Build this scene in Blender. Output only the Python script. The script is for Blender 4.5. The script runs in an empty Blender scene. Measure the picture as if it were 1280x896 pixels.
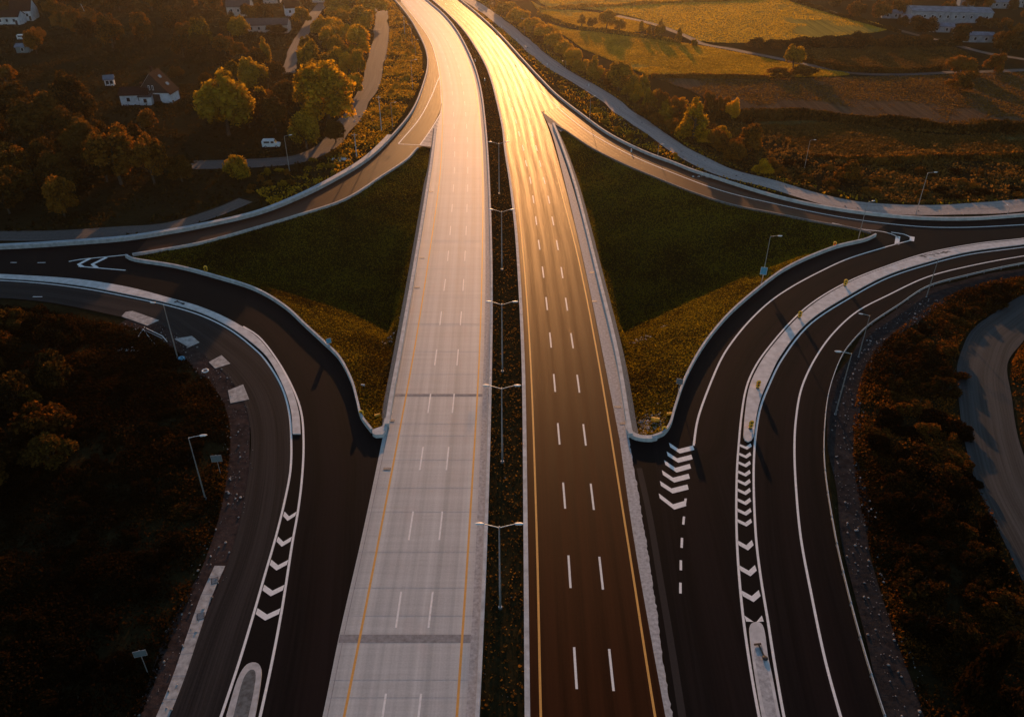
import bpy, math, random
import numpy as np
from mathutils import Vector
from mathutils.geometry import tessellate_polygon

S = bpy.context.scene
COL = S.collection
R = math.radians
rng = np.random.default_rng(7)
random.seed(7)

# ------------------------------------------------------------------ camera
H = 70.0
TH = R(32.7)
FPX = 995.0
CT, ST = math.cos(TH), math.sin(TH)
cam = bpy.data.objects.new('camera', bpy.data.cameras.new('camera'))
COL.objects.link(cam)
cam.data.sensor_width = 36.0
cam.data.lens = FPX / 1280 * 36
cam.data.clip_start = 0.5
cam.data.clip_end = 8000
cam.location = (0, 0, H)
cam.rotation_euler = (math.pi / 2 - TH, 0, 0)
S.camera = cam

def G(x, y, z=0.0):
    """survey point of the photograph laid on the level plane z"""
    k = (448 - y) / FPX
    d = (( x - 640) / FPX, CT + k * ST, -ST + k * CT)
    t = (z - H) / d[2]
    return Vector((d[0] * t, d[1] * t, z))

def hgt(x, yb, yt, z0=0.0):
    Y = G(x, yb, z0).y
    k = (448 - yt) / FPX
    return H + (k * Y * CT - Y * ST) / (CT + k * ST) - z0

def mpp(x, y):
    p = G(x, y)
    return (p.y * CT + H * ST) / FPX

# ------------------------------------------------------------------ tags
def tag(o, label=None, cat=None, group=None, kind=None):
    if label: o['label'] = label
    if cat: o['category'] = cat
    if group: o['group'] = group
    if kind: o['kind'] = kind
    return o

def struct(o):
    o['kind'] = 'structure'
    return o

def empty(name, loc, rz=0.0, sc=1.0):
    o = bpy.data.objects.new(name, None)
    o.location = loc
    o.rotation_euler = (0, 0, rz)
    o.scale = (sc, sc, sc)
    o.empty_display_size = 0.3
    COL.objects.link(o)
    return o

def copy_tree(o, parent=None):
    c = o.copy()
    COL.objects.link(c)
    c.parent = parent
    for ch in list(o.children):
        copy_tree(ch, c)
    return c

# ------------------------------------------------------------------ mesh builder
class MB:
    def __init__(s):
        s.v = []; s.f = []
    def add(s, vs, fs):
        b = len(s.v)
        s.v += [tuple(p) for p in vs]
        s.f += [tuple(i + b for i in f) for f in fs]
        return s
    def box(s, c, size, rz=0.0, taper=1.0):
        x, y, z = [q / 2 for q in size]
        cs, sn = math.cos(rz), math.sin(rz)
        vs = []
        for dz, t in ((-z, 1.0), (z, taper)):
            for dx, dy in ((-x, -y), (x, -y), (x, y), (-x, y)):
                px, py = dx * t, dy * t
                vs.append((c[0] + px * cs - py * sn, c[1] + px * sn + py * cs, c[2] + dz))
        return s.add(vs, [(3, 2, 1, 0), (4, 5, 6, 7), (0, 1, 5, 4), (1, 2, 6, 5), (2, 3, 7, 6), (3, 0, 4, 7)])
    def tube(s, pts, rad, n=8):
        pts = [Vector(p) for p in pts]
        if not hasattr(rad, '__len__'): rad = [rad] * len(pts)
        rings = []
        for i, p in enumerate(pts):
            a = pts[max(i - 1, 0)]; b = pts[min(i + 1, len(pts) - 1)]
            d = (b - a).normalized()
            u = d.orthogonal().normalized() if abs(d.z) < .99 else Vector((1, 0, 0))
            w = d.cross(u).normalized()
            rings.append([p + (u * math.cos(2 * math.pi * k / n) + w * math.sin(2 * math.pi * k / n)) * rad[i] for k in range(n)])
        vs = [q for r in rings for q in r]
        fs = []
        for i in range(len(pts) - 1):
            for k in range(n):
                fs.append((i * n + k, i * n + (k + 1) % n, (i + 1) * n + (k + 1) % n, (i + 1) * n + k))
        fs.append(tuple(range(n))[::-1])
        fs.append(tuple((len(pts) - 1) * n + k for k in range(n)))
        return s.add(vs, fs)
    def ell(s, c, r, nu=10, nv=6, rz=0):
        cs, sn = math.cos(rz), math.sin(rz)
        vs = [(c[0], c[1], c[2] - r[2])]
        for j in range(1, nv):
            ph = -math.pi / 2 + math.pi * j / nv
            for i in range(nu):
                a = 2 * math.pi * i / nu
                x = r[0] * math.cos(ph) * math.cos(a); y = r[1] * math.cos(ph) * math.sin(a)
                vs.append((c[0] + x * cs - y * sn, c[1] + x * sn + y * cs, c[2] + r[2] * math.sin(ph)))
        vs.append((c[0], c[1], c[2] + r[2]))
        fs = []
        for i in range(nu):
            fs.append((0, 1 + (i + 1) % nu, 1 + i))
        for j in range(nv - 2):
            for i in range(nu):
                a = 1 + j * nu
                fs.append((a + i, a + (i + 1) % nu, a + nu + (i + 1) % nu, a + nu + i))
        a = 1 + (nv - 2) * nu
        for i in range(nu):
            fs.append((a + i, a + (i + 1) % nu, len(vs) - 1))
        return s.add(vs, fs)
    def prism(s, out, z0, z1):
        n = len(out)
        tri = tessellate_polygon([[Vector((p[0], p[1], 0)) for p in out]])
        vs = [(p[0], p[1], z1) for p in out] + [(p[0], p[1], z0) for p in out]
        ar = sum(out[i][0] * out[(i + 1) % n][1] - out[(i + 1) % n][0] * out[i][1] for i in range(n))
        fs = []
        for t in tri:
            a, b, c = [out[i] for i in t]
            cr = (b[0] - a[0]) * (c[1] - a[1]) - (b[1] - a[1]) * (c[0] - a[0])
            fs.append(t if cr > 0 else t[::-1])
        for i in range(n):
            j = (i + 1) % n
            fs.append((i, i + n, j + n, j) if ar > 0 else (j, j + n, i + n, i))
        return s.add(vs, fs)
    def sheet(s, out, z):
        tri = tessellate_polygon([[Vector((p[0], p[1], 0)) for p in out]])
        fs = []
        for t in tri:
            a, b, c = [out[i] for i in t]
            cr = (b[0] - a[0]) * (c[1] - a[1]) - (b[1] - a[1]) * (c[0] - a[0])
            fs.append(t if cr > 0 else t[::-1])
        return s.add([(p[0], p[1], z) for p in out], fs)
    def sweep(s, line, prof, closed=True, caps=True):
        """prof: list of (offset to the right of travel, z)"""
        N = normals(line)
        m = len(prof)
        vs = []
        for p, nrm in zip(line, N):
            for o, z in prof:
                vs.append((p[0] + nrm[0] * o, p[1] + nrm[1] * o, p[2] + z if len(p) > 2 else z))
        fs = []
        rngm = range(m) if closed else range(m - 1)
        for i in range(len(line) - 1):
            for k in rngm:
                k2 = (k + 1) % m
                fs.append((i * m + k, i * m + k2, (i + 1) * m + k2, (i + 1) * m + k))
        if closed and caps:
            fs.append(tuple(range(m))[::-1]); fs.append(tuple((len(line) - 1) * m + k for k in range(m)))
        return s.add(vs, fs)
    def build(s, name, mat, parent=None, smooth=False, local=None):
        me = bpy.data.meshes.new(name)
        vs = s.v
        if local is not None:
            vs = [(p[0] - local[0], p[1] - local[1], p[2] - local[2]) for p in vs]
        me.from_pydata(vs, [], s.f)
        me.update()
        if smooth:
            me.polygons.foreach_set('use_smooth', [True] * len(me.polygons))
        me.materials.append(mat)
        o = bpy.data.objects.new(name, me)
        COL.objects.link(o)
        if parent: o.parent = parent
        if local is not None and not parent: o.location = local
        return o

def normals(line):
    out = []
    n = len(line)
    for i in range(n):
        a = line[max(i - 1, 0)]; b = line[min(i + 1, n - 1)]
        dx, dy = b[0] - a[0], b[1] - a[1]
        l = math.hypot(dx, dy) or 1
        out.append((dy / l, -dx / l))
    return out

def spline(pts, step=1.2, z=0.0):
    """centripetal Catmull-Rom through world points, resampled"""
    P = [Vector((p[0], p[1], 0)) for p in pts]
    P = [P[0] * 2 - P[1]] + P + [P[-1] * 2 - P[-2]]
    out = []
    for i in range(1, len(P) - 2):
        p0, p1, p2, p3 = P[i - 1], P[i], P[i + 1], P[i + 2]
        t0 = 0; t1 = t0 + max((p1 - p0).length, 1e-4) ** .5; t2 = t1 + max((p2 - p1).length, 1e-4) ** .5; t3 = t2 + max((p3 - p2).length, 1e-4) ** .5
        n = max(2, int((p2 - p1).length / step))
        for k in range(n):
            t = t1 + (t2 - t1) * k / n
            a1 = p0 * ((t1 - t) / (t1 - t0)) + p1 * ((t - t0) / (t1 - t0))
            a2 = p1 * ((t2 - t) / (t2 - t1)) + p2 * ((t - t1) / (t2 - t1))
            a3 = p2 * ((t3 - t) / (t3 - t2)) + p3 * ((t - t2) / (t3 - t2))
            b1 = a1 * ((t2 - t) / (t2 - t0)) + a2 * ((t - t0) / (t2 - t0))
            b2 = a2 * ((t3 - t) / (t3 - t1)) + a3 * ((t - t1) / (t3 - t1))
            c = b1 * ((t2 - t) / (t2 - t1)) + b2 * ((t - t1) / (t2 - t1))
            out.append(Vector((c.x, c.y, z)))
    out.append(Vector((P[-2].x, P[-2].y, z)))
    return out

def L(px, step=1.2, z=0.0):
    return spline([G(*p) for p in px], step, z)

def LP(px):          # straight world polyline
    return [G(*p) for p in px]

def ribbon(line, w, z, off=0.0):
    return MB().sweep(line, [(off + w / 2, z), (off - w / 2, z)], closed=False)

def arclen(line):
    a = [0.0]
    for i in range(1, len(line)):
        a.append(a[-1] + math.hypot(line[i][0] - line[i - 1][0], line[i][1] - line[i - 1][1]))
    return a

def at_len(line, acc, s):
    s = min(max(s, 0), acc[-1] - 1e-6)
    i = int(np.searchsorted(acc, s, side='right')) - 1
    t = (s - acc[i]) / max(acc[i + 1] - acc[i], 1e-9)
    return Vector(line[i]).lerp(Vector(line[i + 1]), t)

def resample(line, n):
    acc = arclen(line)
    return [at_len(line, acc, acc[-1] * k / (n - 1)) for k in range(n)]

def sub(line, a, b, n=4):
    acc = arclen(line)
    return [at_len(line, acc, a + (b - a) * k / (n - 1)) for k in range(n)]

# strip between two lines with matched sampling and UV (metres across, metres along)
def strip(name, A, B, z, mat, nacross=6, parent=None):
    n = len(A)
    mid = [(Vector(a) + Vector(b)) / 2 for a, b in zip(A, B)]
    acc = arclen(mid)
    vs = []; uv = []
    w0 = sorted((Vector(a) - Vector(b)).length for a, b in zip(A, B))[n // 3]
    for i in range(n):
        w = (Vector(A[i]) - Vector(B[i])).length
        for k in range(nacross + 1):
            t = k / nacross
            p = Vector(A[i]).lerp(Vector(B[i]), t)
            vs.append((p.x, p.y, z)); uv.append((t * w / w0, acc[i] / 10.0))
    fs = []
    m = nacross + 1
    for i in range(n - 1):
        for k in range(nacross):
            fs.append((i * m + k, i * m + k + 1, (i + 1) * m + k + 1, (i + 1) * m + k))
    me = bpy.data.meshes.new(name)
    me.from_pydata(vs, [], fs); me.update()
    if me.polygons and me.polygons[len(fs) // 2].normal.z < 0:
        me.flip_normals()
    ul = me.uv_layers.new(name='UVMap')
    idx = np.empty(len(me.loops), dtype=np.int32)
    me.loops.foreach_get('vertex_index', idx)
    ul.data.foreach_set('uv', np.array(uv, dtype=np.float32)[idx].ravel())
    me.materials.append(mat)
    o = bpy.data.objects.new(name, me); COL.objects.link(o)
    if parent: o.parent = parent
    return o

# ------------------------------------------------------------------ materials
def newmat(name):
    m = bpy.data.materials.new(name)
    m.use_nodes = True
    nt = m.node_tree
    nt.nodes.clear()
    out = nt.nodes.new('ShaderNodeOutputMaterial')
    return m, nt, out

def N(nt, typ, **kw):
    n = nt.nodes.new(typ)
    for k, v in kw.items():
        if k.startswith('i_'):
            key = k[2:].replace('_', ' ')
            n.inputs[key].default_value = v
        else:
            setattr(n, k, v)
    return n

def ramp(nt, fac, stops):
    r = nt.nodes.new('ShaderNodeValToRGB')
    e = r.color_ramp.elements
    while len(e) < len(stops): e.new(0.5)
    for el, (p, c) in zip(e, stops):
        el.position = p; el.color = (*c, 1) if len(c) == 3 else c
    nt.links.new(fac, r.inputs[0])
    return r.outputs[0]

def mixc(nt, fac, a, b, mode='MIX'):
    m = nt.nodes.new('ShaderNodeMix'); m.data_type = 'RGBA'; m.blend_type = mode
    for sock, val in ((m.inputs[0], fac), (m.inputs[6], a), (m.inputs[7], b)):
        if isinstance(val, (int, float)): sock.default_value = val
        elif isinstance(val, tuple): sock.default_value = (*val, 1)
        else: nt.links.new(val, sock)
    return m.outputs[2]

def noise(nt, vec, scale, detail=4, rough=.55):
    n = nt.nodes.new('ShaderNodeTexNoise')
    n.inputs['Scale'].default_value = scale; n.inputs['Detail'].default_value = detail; n.inputs['Roughness'].default_value = rough
    if vec is not None: nt.links.new(vec, n.inputs['Vector'])
    return n.outputs['Fac']

def mapping(nt, vec, scale=(1, 1, 1)):
    m = nt.nodes.new('ShaderNodeMapping')
    m.inputs['Scale'].default_value = scale
    nt.links.new(vec, m.inputs['Vector'])
    return m.outputs[0]

def geo_pos(nt):
    return nt.nodes.new('ShaderNodeNewGeometry').outputs['Position']

def simple(name, col, rough=.7, metal=0.0, var=.25, nscale=1.5, spec=.5, bump=0.0, dark=None):
    m, nt, out = newmat(name)
    b = nt.nodes.new('ShaderNodeBsdfPrincipled')
    pos = geo_pos(nt)
    f = noise(nt, pos, nscale, 5, .6)
    lo = tuple(c * (1 - var) for c in col) if dark is None else dark
    hi = tuple(min(1, c * (1 + var)) for c in col)
    c = ramp(nt, f, [(.3, lo), (.7, hi)])
    nt.links.new(c, b.inputs['Base Color'])
    b.inputs['Roughness'].default_value = rough
    b.inputs['Metallic'].default_value = metal
    b.inputs['Specular IOR Level'].default_value = spec
    if bump:
        bp = nt.nodes.new('ShaderNodeBump'); bp.inputs['Strength'].default_value = bump
        bp.inputs['Distance'].default_value = .05
        nt.links.new(noise(nt, pos, nscale * 6, 4), bp.inputs['Height'])
        nt.links.new(bp.outputs[0], b.inputs['Normal'])
    nt.links.new(b.outputs[0], out.inputs[0])
    return m

def asphalt(name, lo, hi, rough=.5, spec=.5, streak=.25, wear=None, bands=0, tint=(1, 1, 1), wearc=None):
    m, nt, out = newmat(name)
    b = nt.nodes.new('ShaderNodeBsdfPrincipled')
    pos = geo_pos(nt)
    uv = nt.nodes.new('ShaderNodeTexCoord').outputs['UV']
    big = noise(nt, pos, .045, 5, .6)
    fine = noise(nt, pos, 3.5, 4, .7)
    st = noise(nt, mapping(nt, uv, (26, .35, 1)), 1.0, 3, .6)
    c = ramp(nt, big, [(.32, lo), (.68, hi)])
    c = mixc(nt, streak, c, ramp(nt, st, [(.3, tuple(x * .45 for x in lo)), (.7, tuple(x * 1.6 for x in hi))]))
    c = mixc(nt, .35, c, ramp(nt, fine, [(.3, tuple(x * .5 for x in lo)), (.75, tuple(x * 1.5 for x in hi))]))
    rsrc = st
    if bands:
        sx = nt.nodes.new('ShaderNodeSeparateXYZ'); nt.links.new(uv, sx.inputs[0])
        mm = N(nt, 'ShaderNodeMath', operation='MULTIPLY'); nt.links.new(sx.outputs[0], mm.inputs[0]); mm.inputs[1].default_value = bands * 2 * math.pi
        cs = N(nt, 'ShaderNodeMath', operation='COSINE'); nt.links.new(mm.outputs[0], cs.inputs[0])
        ad = N(nt, 'ShaderNodeMath', operation='MULTIPLY_ADD'); nt.links.new(cs.outputs[0], ad.inputs[0]); ad.inputs[1].default_value = .16; nt.links.new(st, ad.inputs[2])
        rsrc = ad.outputs[0]
        c = mixc(nt, .35, c, ramp(nt, rsrc, [(.3, tuple(x * .5 for x in lo)), (.7, tuple(x * 1.5 for x in hi))]))
    if wearc:
        sw = nt.nodes.new('ShaderNodeSeparateXYZ'); nt.links.new(uv, sw.inputs[0])
        m1 = N(nt, 'ShaderNodeMath', operation='MULTIPLY'); nt.links.new(sw.outputs[0], m1.inputs[0]); m1.inputs[1].default_value = math.pi
        m2 = N(nt, 'ShaderNodeMath', operation='SINE'); nt.links.new(m1.outputs[0], m2.inputs[0])
        m3 = N(nt, 'ShaderNodeMath', operation='MULTIPLY_ADD'); nt.links.new(noise(nt, mapping(nt, uv, (3, .5, 1)), 1.0, 4, .6), m3.inputs[0]); m3.inputs[1].default_value = .8; nt.links.new(m2.outputs[0], m3.inputs[2])
        m4 = N(nt, 'ShaderNodeMath', operation='MULTIPLY'); nt.links.new(m3.outputs[0], m4.inputs[0]); m4.inputs[1].default_value = .5
        c = mixc(nt, ramp(nt, m4.outputs[0], [(.48, (0, 0, 0)), (.74, (.9, .9, .9))]), c, mixc(nt, .5, wearc, c))
    mr = N(nt, 'ShaderNodeMapRange'); mr.inputs[1].default_value = .25; mr.inputs[2].default_value = .75
    mr.inputs[3].default_value = rough - .05; mr.inputs[4].default_value = rough + .06
    nt.links.new(rsrc, mr.inputs[0])
    nt.links.new(mr.outputs[0], b.inputs['Roughness'])
    nt.links.new(c, b.inputs['Base Color'])
    b.inputs['Specular IOR Level'].default_value = spec
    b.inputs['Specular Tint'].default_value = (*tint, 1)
    bp = nt.nodes.new('ShaderNodeBump'); bp.inputs['Strength'].default_value = .25; bp.inputs['Distance'].default_value = .01
    nt.links.new(noise(nt, pos, 14, 3, .7), bp.inputs['Height'])
    nt.links.new(bp.outputs[0], b.inputs['Normal'])
    nt.links.new(b.outputs[0], out.inputs[0])
    return m

def concrete_road():
    m, nt, out = newmat('concrete_paving')
    b = nt.nodes.new('ShaderNodeBsdfPrincipled')
    pos = geo_pos(nt)
    uv = nt.nodes.new('ShaderNodeTexCoord').outputs['UV']
    big = noise(nt, pos, .06, 5, .6)
    tine = noise(nt, mapping(nt, uv, (.6, 14, 1)), 1.0, 4, .75)      # brushed across
    slab = noise(nt, mapping(nt, uv, (.3, 2.1, 1)), 1.0, 2, .6)
    lane = noise(nt, mapping(nt, uv, (9, .05, 1)), 1.0, 3, .6)       # worn wheel tracks
    c = ramp(nt, big, [(.3, (.42, .45, .45)), (.7, (.535, .565, .56))])
    c = mixc(nt, .48, c, ramp(nt, tine, [(.32, (.24, .265, .275)), (.66, (.73, .765, .76))]))
    c = mixc(nt, .22, c, ramp(nt, slab, [(.35, (.30, .33, .34)), (.65, (.69, .715, .705))]))
    c = mixc(nt, .5, c, ramp(nt, lane, [(.36, (.21, .235, .26)), (.64, (.67, .685, .68))]))
    stain = noise(nt, mapping(nt, uv, (3.5, .9, 1)), 1.0, 4, .6)
    c = mixc(nt, ramp(nt, stain, [(.55, (0, 0, 0)), (.75, (.4, .4, .4))]), c, (.44, .36, .36))
    fine = noise(nt, pos, 5, 4, .7)
    c = mixc(nt, .2, c, ramp(nt, fine, [(.3, (.2, .2, .22)), (.7, (.65, .65, .66))]))
    nt.links.new(c, b.inputs['Base Color'])
    b.inputs['Roughness'].default_value = .62
    b.inputs['Specular IOR Level'].default_value = .4
    nt.links.new(b.outputs[0], out.inputs[0])
    return m

def paint(name, col, wear=.5):
    m, nt, out = newmat(name)
    b = nt.nodes.new('ShaderNodeBsdfPrincipled')
    pos = geo_pos(nt)
    f = noise(nt, pos, 2.2, 6, .75)
    c = ramp(nt, f, [(.30, tuple(x * wear for x in col)), (.42, tuple(x * .85 for x in col)), (.7, col)])
    nt.links.new(c, b.inputs['Base Color']); b.inputs['Roughness'].default_value = .6
    nt.links.new(b.outputs[0], out.inputs[0])
    return m

def leafmat(name, stops, trans=.45, tcol=None, patch=.12, rnd=.5, ornd=.3, p0=.35, span=.75):
    """stops: list of colours dark..bright chosen per leaf clump"""
    m, nt, out = newmat(name)
    g = nt.nodes.new('ShaderNodeNewGeometry')
    oi = nt.nodes.new('ShaderNodeObjectInfo')
    pn = noise(nt, g.outputs['Position'], patch, 3, .6)
    a = N(nt, 'ShaderNodeMath', operation='MULTIPLY_ADD'); nt.links.new(g.outputs['Random Per Island'], a.inputs[0]); a.inputs[1].default_value = rnd
    nt.links.new(pn, a.inputs[2])
    a2 = N(nt, 'ShaderNodeMath', operation='MULTIPLY_ADD'); nt.links.new(oi.outputs['Random'], a2.inputs[0]); a2.inputs[1].default_value = ornd
    nt.links.new(a.outputs[0], a2.inputs[2])
    n = len(stops)
    c = ramp(nt, a2.outputs[0], [(p0 + span * i / (n - 1), s) for i, s in enumerate(stops)])
    d = nt.nodes.new('ShaderNodeBsdfDiffuse'); nt.links.new(c, d.inputs[0])
    t = nt.nodes.new('ShaderNodeBsdfTranslucent')
    tc = mixc(nt, 1.0, c, tcol or (1.3, 1.0, .45), 'MULTIPLY')
    nt.links.new(tc, t.inputs[0])
    mx = nt.nodes.new('ShaderNodeMixShader'); mx.inputs[0].default_value = trans
    nt.links.new(d.outputs[0], mx.inputs[1]); nt.links.new(t.outputs[0], mx.inputs[2])
    nt.links.new(mx.outputs[0], out.inputs[0])
    return m

def groundmat(name, a, b_, c_, scale=.08, bump=.6, rows=None):
    m, nt, out = newmat(name)
    b = nt.nodes.new('ShaderNodeBsdfDiffuse')
    pos = geo_pos(nt)
    f = noise(nt, pos, scale, 6, .65)
    g = noise(nt, pos, 1.1, 5, .7)
    c = ramp(nt, f, [(.3, a), (.5, b_), (.7, c_)])
    c = mixc(nt, .45, c, ramp(nt, g, [(.3, tuple(x * .35 for x in a)), (.7, tuple(x * 1.5 for x in c_))]))
    if rows:
        rot = nt.nodes.new('ShaderNodeMapping'); rot.inputs['Rotation'].default_value = (0, 0, rows[0]); rot.inputs['Scale'].default_value = (rows[1], .02, 1)
        nt.links.new(pos, rot.inputs['Vector'])
        rn = noise(nt, rot.outputs[0], 1.0, 3, .6)
        c = mixc(nt, .4, c, ramp(nt, rn, [(.35, tuple(x * .4 for x in a)), (.65, tuple(x * 1.4 for x in c_))]))
    nt.links.new(c, b.inputs['Color'])
    bp = nt.nodes.new('ShaderNodeBump'); bp.inputs['Strength'].default_value = bump; bp.inputs['Distance'].default_value = .25
    nt.links.new(noise(nt, pos, .9, 6, .7), bp.inputs['Height'])
    nt.links.new(bp.outputs[0], b.inputs['Normal'])
    nt.links.new(b.outputs[0], out.inputs[0])
    return m

def brickmat(name, a, b_, mortar, scale=1.0, ax=(1, 1, 1)):
    m, nt, out = newmat(name)
    b = nt.nodes.new('ShaderNodeBsdfPrincipled')
    uv = nt.nodes.new('ShaderNodeTexCoord').outputs['UV']
    br = nt.nodes.new('ShaderNodeTexBrick')
    br.inputs['Color1'].default_value = (*a, 1); br.inputs['Color2'].default_value = (*b_, 1); br.inputs['Mortar'].default_value = (*mortar, 1)
    br.inputs['Scale'].default_value = scale; br.inputs['Mortar Size'].default_value = .12
    br.inputs['Brick Width'].default_value = .55; br.inputs['Row Height'].default_value = .4
    nt.links.new(mapping(nt, uv, ax), br.inputs['Vector'])
    c = mixc(nt, .4, br.outputs['Color'], ramp(nt, noise(nt, geo_pos(nt), 2.0, 4, .7), [(.3, (.1, .1, .11)), (.7, (.5, .49, .48))]))
    nt.links.new(c, b.inputs['Base Color']); b.inputs['Roughness'].default_value = .85
    nt.links.new(b.outputs[0], out.inputs[0])
    return m

M = {}
M['concrete_road'] = concrete_road()
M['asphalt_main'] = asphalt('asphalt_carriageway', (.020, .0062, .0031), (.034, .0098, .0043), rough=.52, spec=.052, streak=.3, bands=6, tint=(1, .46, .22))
M['asphalt_ramp'] = asphalt('asphalt_slip_road', (.0058, .0064, .0076), (.0098, .0086, .0090), rough=.6, spec=.012, streak=0)
M['asphalt_lane'] = asphalt('asphalt_worn_lane', (.0058, .0068, .0082), (.0125, .0098, .0102), rough=.6, spec=.012, streak=.5, bands=2, wearc=(.0185, .0120, .0120))
M['asphalt_grey'] = asphalt('asphalt_greyed_lane', (.014, .0145, .0165), (.034, .030, .030), rough=.6, spec=.02, streak=.55, bands=2)
M['kerb'] = simple('kerb_concrete', (.42, .42, .43), .75, var=.3, nscale=1.2)
M['kerb_pale'] = simple('kerb_pale_concrete', (.55, .55, .56), .7, var=.22, nscale=.8)
M['gutter'] = simple('gutter_concrete', (.38, .39, .41), .75, var=.35, nscale=2.5)
M['joint'] = simple('joint_tar', (.24, .245, .26), .8, var=.3, nscale=2)
M['cut'] = simple('saw_cut', (.36, .37, .39), .8, var=.3, nscale=2)
M['parapet'] = simple('parapet_concrete', (.48, .50, .52), .75, var=.25, nscale=.9)
M['bluewall'] = simple('barrier_concrete', (.36, .42, .46), .7, var=.22, nscale=.6)
M['stone'] = brickmat('stone_pitching', (.30, .29, .29), (.18, .175, .18), (.05, .05, .05), 1.0)
M['white'] = paint('white_road_paint', (.90, .90, .90), .6)
M['yellow'] = paint('orange_road_paint', (.78, .38, .07), .6)
M['galv'] = simple('galvanised_steel', (.45, .47, .50), .4, .75, .2, 3)
M['lamphead'] = simple('lamp_head_paint', (.75, .77, .8), .4, .1, .1, 3)
M['rail'] = simple('guard_rail_steel', (.50, .51, .52), .45, .5, .2, 2)
M['dirt'] = groundmat('dirt_track', (.11, .10, .10), (.17, .15, .145), (.22, .20, .19), .12, .25)
M['gravel'] = groundmat('gravel_shoulder', (.014, .014, .016), (.026, .024, .025), (.050, .043, .041), .3, .5)
M['gravel_red'] = groundmat('reddish_gravel', (.020, .016, .016), (.040, .030, .028), (.075, .052, .046), .3, .5)
M['pebble'] = simple('pebble', (.26, .24, .235), .9, var=.8, nscale=.8)
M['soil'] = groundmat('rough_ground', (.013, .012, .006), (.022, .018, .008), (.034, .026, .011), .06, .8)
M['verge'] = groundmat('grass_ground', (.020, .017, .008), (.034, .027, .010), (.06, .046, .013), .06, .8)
M['field'] = groundmat('meadow', (.24, .17, .035), (.32, .225, .045), (.40, .28, .055), .02, .5, rows=(R(75), .55))
M['field_dark'] = groundmat('pasture', (.07, .058, .018), (.09, .072, .024), (.11, .088, .03), .02, .5, rows=(R(80), .5))
M['field_brown'] = groundmat('ploughed_field', (.075, .048, .030), (.105, .066, .040), (.13, .084, .05), .03, .6, rows=(R(88), .6))
M['bark'] = simple('bark', (.06, .045, .033), .9, var=.4, nscale=3)
M['leaf_gold'] = leafmat('golden_leaves', [(.06, .044, .004), (.32, .22, .013), (.68, .43, .025)], .55)
M['leaf_green'] = leafmat('olive_leaves', [(.030, .025, .005), (.16, .115, .014), (.46, .315, .028)], .55)
M['leaf_rust'] = leafmat('rusty_leaves', [(.020, .013, .005), (.10, .052, .012), (.28, .135, .02)], .45)
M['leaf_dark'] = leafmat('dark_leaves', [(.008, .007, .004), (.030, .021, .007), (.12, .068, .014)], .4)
M['grass_lit'] = leafmat('infield_grass', [(.014, .011, .005), (.044, .035, .009), (.215, .195, .020)], .45, patch=.06)
M['grass_dry'] = leafmat('dry_grass', [(.035, .025, .010), (.080, .055, .018), (.17, .105, .03)], .45, patch=.06)
M['grass_field'] = leafmat('meadow_grass', [(.20, .145, .014), (.40, .29, .028), (.60, .43, .045)], .45, patch=.03)
M['rough'] = leafmat('rough_pasture', [(.007, .007, .003), (.018, .015, .005), (.040, .030, .008)], .35, patch=.05)
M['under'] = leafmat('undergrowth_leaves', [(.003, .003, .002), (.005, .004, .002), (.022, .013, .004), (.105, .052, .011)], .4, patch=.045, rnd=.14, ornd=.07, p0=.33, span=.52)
M['grass_med'] = leafmat('median_grass', [(.020, .014, .006), (.060, .037, .012), (.16, .095, .022)], .45, patch=.25)
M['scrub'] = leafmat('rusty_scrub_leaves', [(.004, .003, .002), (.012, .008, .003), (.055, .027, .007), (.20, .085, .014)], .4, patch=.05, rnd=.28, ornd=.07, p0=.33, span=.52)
M['plaster'] = simple('white_plaster', (.76, .78, .80), .85, var=.2, nscale=.8)
M['plaster_dim'] = simple('dim_plaster', (.28, .32, .37), .85, var=.3, nscale=.5)
M['plaster_warm'] = simple('cream_plaster', (.55, .46, .40), .85, var=.2, nscale=.8)
M['tiles'] = simple('roof_tiles', (.05, .022, .018), .9, var=.4, nscale=2.5, spec=.05)
M['tiles_grey'] = simple('grey_roof_sheet', (.10, .082, .078), .85, var=.35, nscale=1.5, spec=.08)
M['metalroof'] = simple('pale_roof_sheet', (.17, .20, .25), .7, var=.4, nscale=.4, spec=.1)
M['glass'] = simple('window_glass', (.02, .023, .028), .15, var=.2, nscale=1)
M['skylight'] = simple('skylight_glass', (.05, .05, .055), .08, 0, .2, 1, 1.0)
M['wood'] = simple('dark_timber', (.06, .035, .025), .8, var=.3, nscale=3)
M['sign_grey'] = simple('sign_back', (.16, .20, .23), .5, .3, .15, 3)
M['sign_blue'] = simple('sign_blue_face', (.08, .32, .50), .45, 0, .1, 3)
M['yplastic'] = simple('yellow_plastic', (.92, .46, .03), .45, 0, .15, 4)
M['black'] = simple('black_rubber', (.015, .015, .016), .6, 0, .2, 4)
M['whiteplastic'] = simple('white_paint_metal', (.72, .74, .76), .4, 0, .12, 3)
M['core'] = simple('packed_core', (.10, .115, .125), .9, var=.5, nscale=2)
M['slab'] = simple('concrete_slab', (.36, .36, .36), .85, var=.45, nscale=1.2)
M['rubble'] = simple('rubble_stone', (.5, .48, .47), .9, var=.5, nscale=1.5)

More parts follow.
